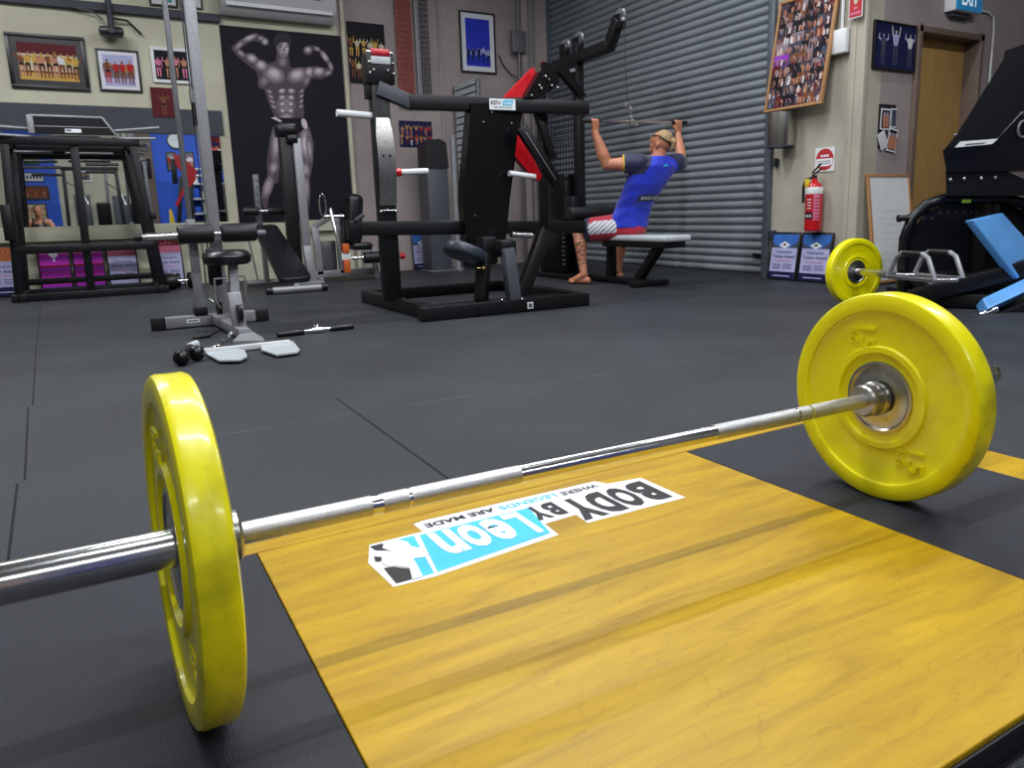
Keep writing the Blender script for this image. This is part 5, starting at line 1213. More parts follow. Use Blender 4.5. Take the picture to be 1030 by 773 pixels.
b = mb('decal'); b.poly([D(960, 148.5, 4.33), D(998, 145, 4.33), D(1004, 139.5, 4.33), D(966, 142.5, 4.33)]); b.use(M['stickdark']); b.poly([D(970, 146.2, 4.328), D(990, 144.4, 4.328), D(992, 143.2, 4.328), D(972, 144.8, 4.328)]); lab(b.build('white_label', None, t, smooth=False), 'white label strip')
# blue pads
def pad(pts, vec, name, l=None):
    bm = bmesh.new(); vec = Vector(vec); vs = [bm.verts.new(Vector(p)) for p in pts]; f = bm.faces.new(vs)
    r = bmesh.ops.extrude_face_region(bm, geom=[f]); bmesh.ops.translate(bm, vec=vec, verts=[v for v in r['geom'] if isinstance(v, bmesh.types.BMVert)])
    bmesh.ops.recalc_face_normals(bm, faces=bm.faces); bmesh.ops.bevel(bm, geom=bm.edges[:], offset=.014, segments=4, profile=.6, affect='EDGES')
    b = mb('blue'); b.frombm(bm); o = b.build(name, None, t)
    if l: lab(o, l)
pad([D(978, 221, 4.18), D(1009, 214, 4.36), D(1052, 262, 4.36), D(1024, 281, 4.18)], -Rh * .055 + Gd * .05 - Vector((0, 0, .008)), 'shoulder_pad', 'thick sky-blue pad tilted steeply')
pad([D(988, 300, 4.10), D(1052, 270, 4.16), D(1058, 282, 4.10), D(994, 311, 4.02)], Hh * .07 - Vector((0, 0, .06)), 'head_pad', 'lower sky-blue pad')
b = mb('white'); b.poly([D(1004, 280, 4.25), D(1011, 272, 4.25), D(1016, 282, 4.25), D(1008, 284, 4.25)]); b.build('pad_tag', None, t, smooth=False)
b = mb('chrome'); b.cyl(D(985, 317, 4.05), D(1003, 311, 4.05), .020); b.build('peg', None, t)
b = mb('rubber'); b.cyl(D(904, 220, 4.45), D(918, 219, 4.45), .02); b.cyl(D(903, 220, 4.45), D(906, 220, 4.45), .024); b.build('side_handle', None, t)
b = mb('vinyl'); b.box(D(955, 285, 4.42) + Vector((0, 0, 0)), (.42, .30, .10), Rm @ Matrix.Rotation(.18, 3, 'X'), bev=.03, seg=3); b.build('seat', None, t)
b = mb('black'); b.beam(D(915, 300, 4.3), D(1060, 262, 4.2), .07, .10); b.beam(D(980, 330, 4.1), D(1060, 300, 4.05), .06, .09); b.build('side_rail', None, t)
b = mb('black')
g0 = D(930, 325, 4.4); g0.z = .05; g1 = D(1065, 335, 4.0); g1.z = .05; g2 = g0 + Hh * .5; g3 = g1 + Hh * .7
b.beam(g0, g1, .09, .09); b.beam(g2, g3, .09, .09); b.beam(g0, g2, .08, .08); b.beam(g1, g3, .08, .08)
for p in ((912, 4.45), (1058, 4.45)): q0 = D(p[0], 300, p[1]); b.beam((q0.x, q0.y, .03), (q0.x, q0.y, q0.z), .07, .07)
q0 = D(985, 300, 4.5); b.beam((q0.x, q0.y, .03), (q0.x, q0.y, .8), .12, .1); b.build('base_frame', None, t)
b = mb('dgrey'); b.prism([g1 + Vector((0, 0, .0)), g0 + (g1 - g0) * .35, g2 + (g3 - g2) * .35, g3], (0, 0, .02)); b.build('base_sheet', None, t)

# ------------------------------------------------------------------ people
def remeshed(bm_builder, voxel, smooth_it=4, name='tmp'):
    me = bpy.data.meshes.new('tmp'); me.from_pydata([tuple(v) for v in bm_builder.v], [], bm_builder.f)
    bm = bmesh.new(); bm.from_mesh(me); bmesh.ops.recalc_face_normals(bm, faces=bm.faces); bm.to_mesh(me); bm.free()
    o = bpy.data.objects.new('tmp', me); C.objects.link(o)
    m_ = o.modifiers.new('r', 'REMESH'); m_.mode = 'VOXEL'; m_.voxel_size = voxel
    s_ = o.modifiers.new('s', 'SMOOTH'); s_.factor = .5; s_.iterations = smooth_it
    dg = bpy.context.evaluated_depsgraph_get(); r = bpy.data.meshes.new_from_object(o.evaluated_get(dg))
    bpy.data.objects.remove(o); bpy.data.meshes.remove(me)
    return r
def limb(b, pts, rad, n=16):
    """tapering chain of capsules"""
    for (p, q_), (r0, r1) in zip(zip(pts, pts[1:]), zip(rad, rad[1:])):
        b.cyl(p, q_, r0, r1, n); b.ball(p, r0, n, 10)
    b.ball(pts[-1], rad[-1], n, 10)
def organic(name, b, voxel, parent, base_mat, rules=(), smooth_it=4):
    me = remeshed(b, voxel, smooth_it); me.name = name
    mats = [base_mat] + [m for m, f in rules]
    for m in mats: me.materials.append(M[m] if isinstance(m, str) else m)
    for p in me.polygons:
        p.use_smooth = True; c = p.center
        for i, (m, f) in enumerate(rules):
            if f(c): p.material_index = i + 1
    off = parent_loc(parent)
    for v in me.vertices: v.co -= off
    o = bpy.data.objects.new(name, me); C.objects.link(o); o.parent = parent; return o
V = Vector
def hand(b, w, knuck, curl, across, s=1., fist=True):
    """fist round a bar: w wrist, knuck direction of the palm, curl direction fingers wrap, across along the bar"""
    across = V(across).normalized(); kd = V(knuck).normalized(); cd = V(curl).normalized()
    palm0 = w + kd * .02; palm1 = w + kd * .085 * s
    for k in (-1.2, -.4, .4, 1.2): b.cyl(palm0 + across * k * .012, palm1 + across * k * .017, .017 * s, .014 * s, 12); b.ball(palm1 + across * k * .017, .014 * s, 10, 8)
    L = (.8, .95, 1., .88)
    for k, l in zip((-1.5, -.5, .5, 1.5), L):
        a = palm1 + across * k * .018 * s; p1 = a + (kd * .35 + cd * .9) * .036 * l; p2 = p1 + (-kd * .75 + cd * .5) * .030 * l; p3 = p2 + (-kd * .8 - cd * .55) * .024 * l
        limb(b, [a, p1, p2, p3], [.0095, .009, .0085, .008], 10)
    th = [w + kd * .03 + across * .025, w + kd * .055 + across * .042 + cd * .02, w + kd * .06 + across * .03 + cd * .048, w + kd * .062 + across * .012 + cd * .062]
    limb(b, th, [.013, .0115, .010, .009], 10)

# the lifter -----------------------------------------------------------
t = thing('person', 'person in blue and navy jersey and red shorts, seated and pulling the bar down', 'person', (4.3, 5.75, 0))
hip = V((4.32, 5.70, .53)); wst = V((4.34, 5.62, .70)); chest = V((4.41, 5.47, .97)); neck = V((4.44, 5.41, 1.13)); head = V((4.465, 5.40, 1.255))
shL = V((4.245, 5.44, 1.085)); shR = V((4.66, 5.42, 1.09))
elL = V((4.01, 5.60, 1.08)); elR = V((4.79, 5.50, 1.10)); wrL = V((3.93, 5.655, 1.355)); wrR = V((4.86, 5.64, 1.375))
# facing direction: up and to the tower
fd = V((-.35, .75, .35)).normalized()
b = MB()
b.ball(hip, (.165, .12, .11)); limb(b, [hip, wst, chest], [.105, .095, .09], 20); b.ball(chest, (.165, .08, .09)); limb(b, [shL, chest + V((0, 0, .06)), shR], [.068, .085, .068]); limb(b, [chest + V((0, 0, .1)), neck, head], [.075, .062, .055])
# head
hu = V((.05, -.45, .9)).normalized()   # tilted back
hf = (fd - hu * fd.dot(hu)).normalized(); hs = hu.cross(hf)
Rhd = Matrix((hs, hf, hu)).transposed()
b.ball(head + hu * .02, (.075, .092, .092), 24, 18, Rhd); b.ball(head - hu * .035 + hf * .035, (.055, .055, .06), 18, 12, Rhd); b.ball(head - hu * .085 + hf * .06, (.035, .03, .025), 12, 10, Rhd)
b.cyl(head + hf * .09 + hu * .02, head + hf * .112 - hu * .018, .008, .015, 10); b.ball(head + hf * .108 - hu * .02, .014, 10, 8)
b.ball(head + hf * .09 - hu * .052, (.024, .012, .010), 10, 8, Rhd); b.ball(head + hf * .088 + hu * .03, (.045, .012, .010), 10, 8, Rhd)
for s_ in (-1, 1): b.ball(head + hs * .078 * s_ - hu * .01 - hf * .005, (.010, .020, .030), 12, 8, Rhd); b.ball(head + hs * .03 * s_ + hf * .086 + hu * .012, (.012, .006, .008), 8, 6, Rhd)
# arms
limb(b, [shL, shL * .45 + elL * .55, elL], [.064, .060, .046]); b.ball((shL + elL) / 2 + V((0, -.012, -.01)), (.075, .058, .060)); limb(b, [elL, elL * .7 + wrL * .3, wrL], [.048, .055, .033])
limb(b, [shR, shR * .45 + elR * .55, elR], [.064, .060, .046]); b.ball((shR + elR) / 2 + V((0, -.012, -.01)), (.075, .058, .060)); limb(b, [elR, elR * .7 + wrR * .3, wrR], [.045, .050, .030])
hand(b, wrL, (-.05, -.15, 1), (.0, 1, .15), (1, 0, 0), 1.18); hand(b, wrR, (.0, -.15, 1), (.0, 1, .15), (-1, 0, 0), 1.18)
# legs: near (left) leg out, far leg under the bench
knL = V((4.02, 6.10, .50)); anL = V((4.00, 5.97, .09)); knR = V((4.58, 6.15, .49)); anR = V((4.50, 6.10, .09))
limb(b, [hip + V((-.08, 0, .0)), (hip + knL) / 2 + V((-.03, 0, .02)), knL], [.098, .088, .060]); limb(b, [hip + V((.08, 0, .0)), (hip + knR) / 2 + V((.03, 0, .02)), knR], [.098, .088, .060])
for kn, an in ((knL, anL), (knR, anR)):
    limb(b, [kn, kn * .72 + an * .28 + V((0, -.022, 0)), kn * .3 + an * .7, an], [.056, .062, .042, .034])
    toe = V((-.55, .8, 0)).normalized() if kn is knL else V((-.15, 1, 0)).normalized(); sdv = toe.cross(V((0, 0, 1)))
    heel = an - toe * .035; heel.z = .036
    b.ball(heel, (.034, .034, .034), 12, 8); limb(b, [an, an + toe * .06 + V((0, 0, -.035)), an + toe * .13 + V((0, 0, -.062))], [.036, .034, .026]); limb(b, [heel, an + toe * .14 + V((0, 0, -.062)) + sdv * .012], [.03, .027])
    for k in range(5):
        base = an + toe * (.135 - .008 * k) + sdv * (.030 - .015 * k) * (1 if kn is knL else 1); base.z = .020; limb(b, [base, base + toe * (.034 - .003 * k)], [.013 - .001 * k, .0105 - .0008 * k], 8)
def tat(c):
    if c.z < .18 or c.z > .46 or c.x > 4.2: return False
    return (math.sin(c.z * 150 + c.y * 90) + math.sin(c.x * 210 - c.z * 95 + c.y * 60)) > .55 and c.y < 6.12 and c.x < 4.03
body = organic('body', b, .0065, t, 'skin', [('tattoo', tat)], 3)
# jersey
def loft(b, rings, n=36):
    vs = []; fs = []
    for c, rx, ry in rings:
        for k in range(n):
            a = 2 * PI * k / n; e = 2.4; cx = abs(math.cos(a)) ** (2 / e) * (1 if math.cos(a) > 0 else -1); sy = abs(math.sin(a)) ** (2 / e) * (1 if math.sin(a) > 0 else -1)
            vs.append(V(c) + V((rx * cx, ry * sy, 0)))
    for i in range(len(rings) - 1):
        for k in range(n): fs.append([i * n + k, i * n + (k + 1) % n, (i + 1) * n + (k + 1) % n, (i + 1) * n + k])
    fs += [list(range(n))[::-1], list(range((len(rings) - 1) * n, len(rings) * n))]
    b.raw(vs, fs)
b = MB()
loft(b, [((4.32, 5.70, .52), .188, .150), ((4.325, 5.685, .60), .184, .148), ((4.335, 5.64, .70), .172, .135), ((4.35, 5.575, .80), .180, .14), ((4.375, 5.515, .90), .202, .145), ((4.41, 5.475, 1.0), .225, .14), ((4.43, 5.445, 1.06), .225, .125), ((4.44, 5.43, 1.115), .165, .09), ((4.445, 5.42, 1.145), .10, .075)])
limb(b, [shL, chest + V((0, 0, .065)), shR], [.085, .100, .085]); b.cyl(neck - V((0, 0, .05)), neck + V((0, 0, .01)), .085, .072, 20)
cL = shL * .50 + elL * .50; cR = shR * .50 + elR * .50
b.cyl(shL, cL, .084, .086, 20); b.ball(shL, .084); b.cyl(shR, cR, .084, .086, 20); b.ball(shR, .084)
ctr = chest + V((0, 0, .0))
dL = (cL - shL).normalized(); dR = (cR - shR).normalized()
def isnavy(c):
    # raglan panel: shoulders and sleeves
    a = (c - shL).dot(dL); a2 = (c - shR).dot(dR)
    up_ = c.z - (1.02 + .35 * 0)
    return (c.x < shL.x + .09 + (c.z - 1.13) * .6) and c.z > .985 or (c.x > shR.x - .09 - (c.z - 1.13) * .6) and c.z > .96
def isyellow(c):
    return c.z > .97 and (.0 < (c - cL).dot(dL) + .012 < .022 and c.x < 4.25 or 0 < (c - cR).dot(dR) + .012 < .022 and c.x > 4.6)
jer = organic('jersey', b, .0075, t, 'shirtblue', [('shirtnavy', isnavy), ('shirtyellow', isyellow)], 8)
for v in jer.data.vertices:     # cloth folds
    c = v.co + V((4.3, 5.75, 0)); k = math.sin(c.z * 58 + math.sin(c.x * 22) * 2.2 + c.y * 14) * .0035 * max(0, 1 - abs(c.z - .72) / .28); v.co += v.normal * k
# printed band and back logo following the cloth
from mathutils.bvhtree import BVHTree
def wrap_on(target, off, b, direction, lift=.003):
    me = target.data; tr = BVHTree.FromPolygons([v.co + off for v in me.vertices], [list(p.vertices) for p in me.polygons])
    for i, p in enumerate(b.v):
        h = tr.ray_cast(p, V(direction))
        if h[0] is not None: b.v[i] = h[0] - V(direction).normalized() * (lift + (.0 if True else 0))
bd = V((.12, 1, .05)).normalized(); bx = V((1, -.12, 0)).normalized(); bz = bx.cross(bd)
base = V((4.33, 5.1, .765))
bb = MB(); bb.use(M['shirtnavy']); nx = 24
def bandpt(u, v): return base + bx * u + bz * (v - .018 * 0 + .25 * u * u * -0) 
vs = []
for i in range(nx + 1):
    for j in range(4): vs.append(bandpt(-.125 + .25 * i / nx, -.028 + .056 * j / 3))
bb.raw(vs, [[i * 4 + j, (i + 1) * 4 + j, (i + 1) * 4 + j + 1, i * 4 + j + 1] for i in range(nx) for j in range(3)])
wrap_on(jer, V((4.3, 5.75, 0)), bb, bd, .003); bn = bb.build('printed_band', None, jer)
bb = MB(); text_fit(bb, 'SHINE LIKE', base - bx * .098 - bz * .015, bx, bz, .196, .030, 'txtwhite', bold=.01)
wrap_on(jer, V((4.3, 5.75, 0)), bb, bd, .0055); bb.build('lettering', None, jer, smooth=False)
bb = MB(); bb.use(M['cyan']); lc = V((4.42, 5.1, 1.045)); bb.poly([lc + bx * u + bz * v for u, v in ((-.03, -.006), (-.005, .012), (.03, .016), (.012, .0), (.02, -.012), (-.008, -.004))]); wrap_on(jer, V((4.3, 5.75, 0)), bb, bd, .004); bb.build('back_logo', None, jer, smooth=False)
# shorts
b = MB(); b.ball(hip + V((0, 0, -.0)), (.19, .155, .115)); b.ball(hip + V((0, -.02, -.03)), (.18, .13, .075))
kL = hip * .2 + knL * .8; kR = hip * .2 + knR * .8
b.ball(hip + V((0, 0, .05)), (.182, .145, .10)); b.cyl(hip + V((-.07, 0, 0)), kL, .128, .112, 22); b.cyl(hip + V((.07, 0, 0)), kR, .128, .112, 22); b.ball(hip + V((-.07, 0, 0)), .118); b.ball(hip + V((.07, 0, 0)), .118)
sh_ = organic('shorts', b, .0075, t, 'shortsred', [('shirtnavy', lambda c: False), ('shortswhite', lambda c: False)], 3)
axL = (kL - hip).normalized()
for p in sh_.data.polygons:
    c = p.center + V((4.3, 5.75, 0)); a = (c - hip).dot(axL); rel = c - (hip + V((-.07, 0, 0)) + axL * a)
    if c.x < 4.32 and rel.x < -.02 and a > .06:
        s1_ = rel.z + .05 - (a - .2) * -.35
        if -.045 < rel.z < .075: p.material_index = 2 if math.sin(c.z * 150 + a * 120) > -.75 else 1
    if a > .352 and c.x < 4.3: p.material_index = 1
zmin = min(v.co.z for v in sh_.data.vertices)
for v in sh_.data.vertices: v.co.z = max(v.co.z, .4605) if v.co.y < .24 and abs(v.co.x - .02) < .16 else v.co.z
for v in body.data.vertices:
    if abs(v.co.x) < .16 and v.co.y < .22 and v.co.z > .3: v.co.z = max(v.co.z, .463)
# hair: short sides, blond top tied in a knot with a dark band
b = MB(); b.ball(head + hu * .045 - hf * .012, (.072, .086, .078), 24, 18, Rhd); hr = organic('hair', b, .006, t, 'hair', [('dhair', lambda c: (c - head).dot(hu) < .055)], 2)
for v in hr.data.vertices:
    c = v.co + V((4.3, 5.75, 0)) - head
    if c.dot(hu) < .05: v.co += (head + hu * .02 - (v.co + V((4.3, 5.75, 0)))).normalized() * .012
b = MB(); kb = head + hu * .062 - hf * .075; limb(b, [kb, kb - hf * .035 - hu * .005, kb - hf * .045 - hu * .05, kb - hf * .035 - hu * .085], [.024, .026, .020, .010], 12); organic('hair_knot', b, .005, t, 'hair', (), 2)
b = mb('rubber'); b.tube([head + hu * .048 + Rhd @ V((.0755 * math.cos(a), .094 * math.sin(a), .022 * math.cos(a * 2) - .0)) for a in [k * PI / 16 for k in range(32)]], .0045, 8, closed=True); b.build('headband', None, t)
b = mb('rubber'); b.cyl(wrL - (wrL - elL).normalized() * .055, wrL - (wrL - elL).normalized() * .02, .037, .034, 20); lab(b.build('wristband', None, t), 'dark wrist strap')

# the person crouching behind the camera, seen in the mirror ------------
ox, oy = -.87, -.62
t = thing('person', 'person in dark tank top crouching, seen only in the mirror', 'person', (ox, oy, 0))
b = MB(); O = V((ox, oy, 0)); hp = O + V((0, -.12, .33)); ch = O + V((0, .02, .66)); nk = O + V((0, .05, .83)); hd_ = O + V((.01, .10, .98))
b.ball(hp, (.18, .15, .13)); limb(b, [hp, (hp + ch) / 2, ch], [.14, .135, .14], 20); b.ball(ch, (.175, .12, .14)); limb(b, [ch + V((0, 0, .07)), nk, hd_], [.08, .058, .055])
b.ball(hd_ + V((0, 0, .02)), (.075, .092, .105), 24, 16); b.ball(hd_ + V((0, .03, -.05)), (.055, .055, .06)); b.ball(hd_ + V((0, .1, -.01)), (.014, .02, .02)); b.ball(hd_ + V((0, .09, -.05)), (.022, .01, .008))
for s_ in (-1, 1):
    b.ball(hd_ + V((s_ * .078, 0, 0)), (.01, .02, .03)); sh2 = O + V((s_ * .18, .03, .76)); el = O + V((s_ * .30, .16, .52)); wr = O + V((s_ * .19, .42, .53))
    limb(b, [ch + V((0, 0, .08)), sh2], [.08, .062]); limb(b, [sh2, (sh2 + el) / 2, el], [.06, .056, .042]); limb(b, [el, el * .7 + wr * .3, wr], [.042, .044, .028])
    kd = (wr - el).normalized()
    hand(b, wr, kd, (0, .1, -1), (-s_, 0, 0))
    kn = O + V((s_ * .17, .36, .44)); an = O + V((s_ * .17, .10, .09))
    limb(b, [hp + V((s_ * .09, 0, 0)), (hp + kn) / 2 + V((s_ * .06, 0, 0)), kn], [.095, .085, .06]); limb(b, [kn, kn * .7 + an * .3, an], [.055, .058, .036]); limb(b, [an, an + V((0, .15, -.06))], [.038, .028])
    b.ball(an + V((0, -.03, -.05)), .036)
organic('body', b, .009, t, 'skin', (), 3)
b = MB(); b.ball(hp, (.185, .155, .12)); limb(b, [hp, (hp + ch) / 2, ch - V((0, 0, .02))], [.15, .146, .150], 20); b.ball(ch, (.182, .128, .125))
for s_ in (-1, 1): limb(b, [ch + V((s_ * .09, -.04, .06)), O + V((s_ * .095, .03, .825)), ch + V((s_ * .08, .08, .05))], [.035, .028, .035])
organic('tank_top', b, .009, t, 'rubber', (), 3)
b = MB(); b.ball(hp + V((0, 0, -.01)), (.19, .16, .12))
for s_ in (-1, 1):
    kn = O + V((s_ * .17, .36, .44)); an = O + V((s_ * .17, .10, .09)); limb(b, [hp + V((s_ * .09, 0, 0)), (hp + kn) / 2 + V((s_ * .06, 0, 0)), kn], [.11, .098, .072]); limb(b, [kn, kn * .25 + an * .75], [.07, .055])
organic('trousers', b, .009, t, 'shirtnavy', (), 3)
b = MB(); b.ball(hd_ + V((0, -.018, .045)), (.083, .092, .098)); organic('hair', b, .008, t, 'dhair', (), 2)

# ------------------------------------------------------------------ far end of the gym behind the camera (seen in the mirror)
MY = 2 * YW - YR        # mirrored wall distance
mr = lambda x, y: at(x, y, Y=MY)
xa, xb2 = mr(9, 180).x, mr(57, 180).x; xc, xd_ = mr(156, 180).x, mr(240, 180).x
b = mb('bluewall'); b.box(((xa + xb2) / 2, YR + .02, 2.1), (xb2 - xa, .04, 4.2)); b.box(((xc + xd_ + 1) / 2, YR + .02, 1.6), (xd_ + 1 - xc, .04, 3.2)); o = b.build('blue_panels', None, None); o.name = 'trim_10'; o['kind'] = 'structure'
b = mb('doorframe'); b.box((mr(148, 180).x, YR + .04, 1.6), (mr(156, 180).x - mr(141, 180).x, .08, 3.2)); o = b.build('pillar', None, None); o.name = 'trim_11'; o['kind'] = 'structure'
def rear(label, x0, y0, x1, y1, fw, fm, bg, figs=None, fill=None, off=.045, cat='picture'):
    a, c = mr(x1, y1), mr(x0, y0); a.y = c.y = YR
    return picture('framed_photo', label, a, c, 'R', fw=fw, fm=fm, bg=bg, figs=figs, off=off, cat=cat)
rear('long white lettered plaque on the blue panel, seen in the mirror', 20, 174, 45, 183, .02, 'blackframe', 'white', lambda b, o, ux, n, w, h: [rect(b, o, ux, n, w * (.08 + .15 * k), h * .25, w * .09, h * .5, 'navy') for k in range(6)])
rear('wide dark wooden frame with three figures on the blue panel, seen in the mirror', 19, 187, 51, 201, .05, 'dkwood', 'brown', line_up(3, skins=('pink', 'white'), seed=31, hh=.6))
rear('square crowd photo behind the crouching person in the mirror', 25, 205, 49, 222, .03, 'blackframe', 'cream', line_up(6, seed=33, skins=('gold', 'tan'), rows=2))
rear('small framed green photo high on the blue panel, seen in the mirror', 23, 156, 40, 166, .02, 'blackframe', 'green', line_up(2, seed=34))
rear('pale framed photo on the cream wall between the rack posts, seen in the mirror', 52, 168, 58, 184, .03, 'blackframe', 'cream', line_up(1, seed=35), off=.0)
rear('white-framed dark picture near the centre of the rack, seen in the mirror', 76, 172, 93, 183, .04, 'white', 'steel', line_up(3, seed=36), off=.0)
rear('small square picture high on the wall, seen in the mirror right of the rack', 140, 144, 150, 152, .03, 'midgrey', 'steel', line_up(1, seed=37), off=.09)
rear('large dark portrait poster seen in the mirror behind the right rack post', 139, 160, 153, 180, .0, 'blackframe', 'ink', line_up(1, skins=('grey', ), tops=('grey', ), seed=38), off=.09)
rear('framed team photo under the clock on the blue wall, seen in the mirror', 166, 153, 178, 172, .03, 'blackframe', 'grey', line_up(3, skins=('white', ), tops=('white', 'red'), seed=39))
rear('framed team photo right of the clock on the blue wall, seen in the mirror', 185, 153, 196, 172, .03, 'blackframe', 'grey', line_up(3, skins=('pink', ), tops=('white', 'red'), seed=40))
rear('wide dark banner seen in the strip of mirror left of the big poster', 207, 137, 229, 158, .0, 'blackframe', 'maroon', line_up(5, skins=('red', ), tops=('navy', 'maroon'), seed=41))
c = mr(176, 142); t = thing('wall_clock', 'round white clock on the blue wall, seen in the mirror', 'clock', (c.x, YR + .06, c.z - .2))
b = mb('white'); b.cyl((c.x, YR + .05, c.z), (c.x, YR + .08, c.z), .20, n=36); b.build('face', None, t); b = mb('midgrey'); b.tube([(c.x + .2 * math.cos(a), YR + .075, c.z + .2 * math.sin(a)) for a in [k * PI / 16 for k in range(32)]], .018, closed=True); b.build('rim', None, t)
b = mb('txtblack'); b.beam((c.x, YR + .085, c.z), (c.x + .06, YR + .085, c.z + .1), .008, .004, bev=0); b.beam((c.x, YR + .085, c.z), (c.x - .14, YR + .085, c.z + .02), .006, .004, bev=0); b.build('hand', None, t)
# red-armed machine near the rear wall and a shelf of white boxes
yq = -3.0; mq = lambda x, y: at(x, y, Y=2 * YW - yq)
def rq(x, y): p = mq(x, y); return V((p.x, yq, p.z))
t = thing('lever_machine', 'black machine with red slanting levers, seen in the mirror', 'gym machine', (rq(180, 200).x, yq, 0))
b = mb('red'); b.prism([rq(174, 154), rq(182, 158), rq(198, 172), rq(196, 182), rq(184, 196), (rq(178, 208)), rq(176, 206), rq(188, 180), rq(176, 166)], (0, .08, 0)); b.build('red_lever', None, t)
b = mb('black'); b.beam(rq(182, 178), (rq(176, 225).x, yq, .05), .1, .1); b.beam(rq(192, 178), (rq(190, 225).x, yq, .05), .1, .1); b.beam(rq(174, 160), rq(176, 185), .12, .1); b.build('frame', None, t)
b = mb('black'); b.box((rq(183, 228).x, yq, .05), (.9, 1.0, .08), bev=.01); b.build('base', None, t)
c = rq(172, 223); b = mb('yellowp'); b.prism([(c.x - .12, yq + .5, 0), (c.x + .14, yq + .5, 0), (c.x + .0, yq + .5, 1.0), (c.x - .06, yq + .5, 1.0)], (0, .02, 0)); tag(b.build('warning_board'), 'yellow wedge-shaped board on the floor, seen in the mirror beside the roller', 'sign')
t = thing('shelf_unit', 'white shelves of boxes against the blue rear wall, seen in the mirror', 'shelf', (mr(215, 200).x, YR + .3, 0))
b = mb('white')
cx = mr(212, 200).x
for z in (.5, .9, 1.3, 1.7, 2.1): b.box((cx, YR + .35, z), (1.1, .4, .04))
b.build('board', None, t)
b = mb('rail')
for x in (-.54, .54): b.box((cx + x, YR + .35, 1.1), (.04, .4, 2.2))
b.build('side', None, t)
rnd = random.Random(5)
for z in (.52, .92, 1.32, 1.72):
    for k in range(5):
        c = ('white', 'exitblue', 'rubber', 'acwhite', 'rubber')[rnd.randint(0, 4)]; hgt = rnd.uniform(.15, .3); b = mb(c if c != 'exitblue' else 'bluewall'); b.box((cx - .42 + k * .2, YR + .38, z + hgt / 2 + .001), (.15, .2, hgt), bev=.01)
        tag(b.build('storage_box'), 'storage box on the white shelves, seen only in the mirror', 'box', 'storage boxes on the rear shelves')

def tower(x, y, label, w=1.0, h=2.1, col='black', pad='vinyl'):
    t = thing('gym_tower', label, 'gym machine', (x, y, 0))
    b = mb(col)
    for sx in (-1, 1): b.beam((x + sx * w / 2, y, .03), (x + sx * w / 2 * .9, y, h), .08, .08); b.beam((x + sx * w / 2, y - .4, .04), (x + sx * w / 2, y + .5, .04), .08, .07)
    b.beam((x - w / 2, y, h), (x + w / 2, y, h), .08, .09); b.beam((x - w / 2, y, .5), (x + w / 2, y, .5), .07, .07); b.build('frame', None, t)
    b = mb('dgrey'); b.box((x - w * .2, y - .15, .75), (.35, .25, 1.3), bev=.02); b.build('weight_stack', None, t)
    b = mb(pad); b.box((x + w * .15, y + .25, .9), (.3, .1, .6), Matrix.Rotation(-.2, 3, 'X'), bev=.03); b.build('backrest', None, t)
    b = mb(pad); b.box((x + w * .15, y + .45, .5), (.36, .4, .09), bev=.03); b.build('seat', None, t)
    b = mb('chrome')
    b.tube([(x - w * .45, y + .1, 1.7), (x - w * .2, y + .45, 1.5), (x - w * .1, y + .5, 1.15)], .018); b.parts('handle', None, t)
tower(.2, -3.0, 'dark multi-gym tower left of centre, seen in the mirror', 1.2, 2.0)
tower(1.0, -4.1, 'grey multi-gym tower with black seat beside the brown pillar, seen in the mirror', 1.0, 2.3, 'midgrey')
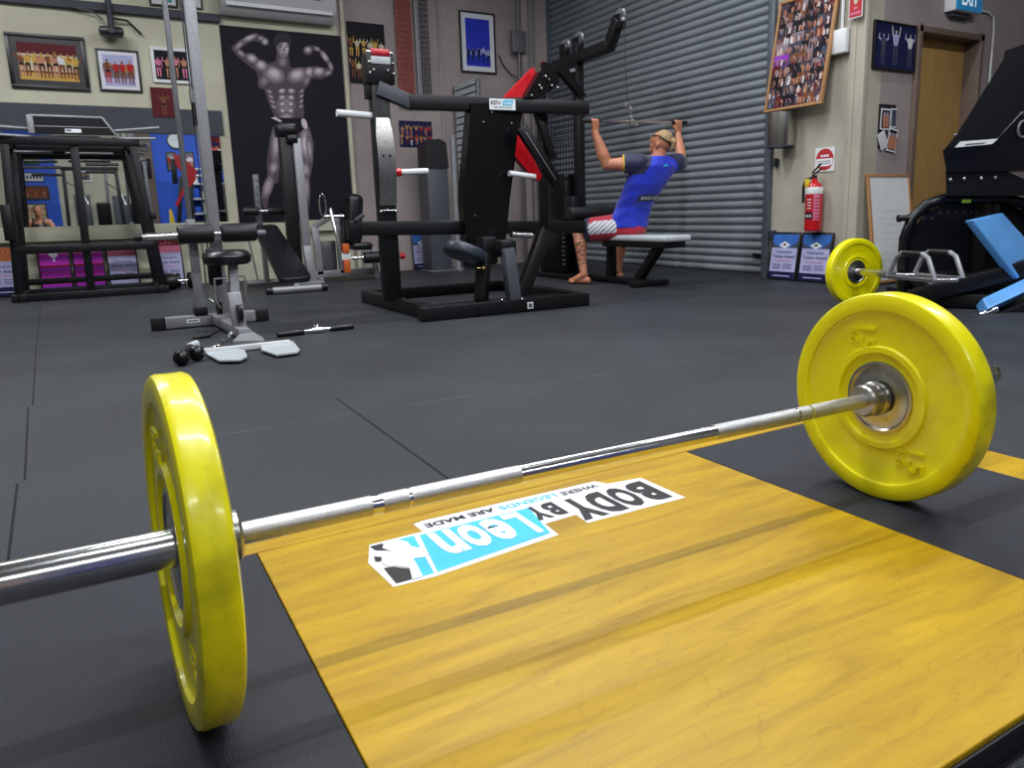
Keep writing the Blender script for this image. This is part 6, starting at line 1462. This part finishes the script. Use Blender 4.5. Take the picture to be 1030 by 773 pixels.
# ------------------------------------------------------------------ lamps of the room, plus one added for the back
def batten(x, y, z, L, W, label, ydir=False, col=(.93, .96, 1)):
    t = thing('batten_light', label, 'ceiling light', (x, y, z), 'fluorescent battens')
    sx, sy = (L, .09) if not ydir else (.09, L)
    b = mb('white'); b.box((x, y, z + .04), (sx + .04, sy + .04, .06), bev=.008)
    for s_ in (-1, 1): b.box((x + (s_ * L * .4 if not ydir else 0), y + (s_ * L * .4 if ydir else 0), (z + H) / 2), (.012, .012, H - z - .05))
    b.build('housing', None, t)
    b = mb('tube'); b.rcyl((x - sx / 2, y - (sy / 2 if ydir else 0), z - .01), (x + sx / 2 if not ydir else x - sx / 2, y + (sy / 2 if ydir else 0), z - .01), .018, .004) if not ydir else b.rcyl((x, y - L / 2, z - .01), (x, y + L / 2, z - .01), .018, .004)
    b.build('tube', None, t)
    l = bpy.data.lights.new('lamp', 'AREA'); l.shape = 'RECTANGLE'; l.size = sx; l.size_y = sy if not ydir else sy; l.energy = W; l.color = col
    lo = bpy.data.objects.new('lamp', l); C.objects.link(lo); lo.parent = t; lo.location = (0, 0, -.04)
LW = 60
batten(.75, .95, 3.7, 2.4, LW * 1.25, 'unseen fluorescent batten added to brighten the back of the gym')
batten(.9, 3.1, 3.7, 2.4, LW, 'unseen fluorescent batten added to brighten the back of the gym')
batten(-1.0, 6.4, 3.9, 2.4, LW * 2.2, 'unseen fluorescent batten added to brighten the back of the gym')
batten(4.6, 1.2, 3.7, 2.4, LW * 1.5, 'unseen fluorescent batten added to brighten the back of the gym')
batten(3.4, 3.6, 3.9, 2.4, LW * 1.2, 'unseen fluorescent batten added to brighten the back of the gym')
batten(3.1, 5.9, 4.1, 2.4, LW * 1.3, 'unseen fluorescent batten added to brighten the back of the gym')  # added fill lamp: lifts the back wall and shutter, softens the pilaster shadow
batten(-.8, -2.2, 3.7, 2.4, LW, 'unseen fluorescent batten added to brighten the back of the gym')
batten(2.6, -3.2, 3.7, 2.4, LW, 'unseen fluorescent batten added to brighten the back of the gym')
w = bpy.data.worlds.new('world'); w.use_nodes = True; w.node_tree.nodes['Background'].inputs[0].default_value = (.5, .52, .56, 1); w.node_tree.nodes['Background'].inputs[1].default_value = .3
sc = bpy.context.scene; sc.world = w
sc.view_settings.view_transform = 'Standard'; sc.view_settings.look = 'None'; sc.view_settings.exposure = 0.0; sc.view_settings.gamma = 1; sc.view_settings.use_curve_mapping = False
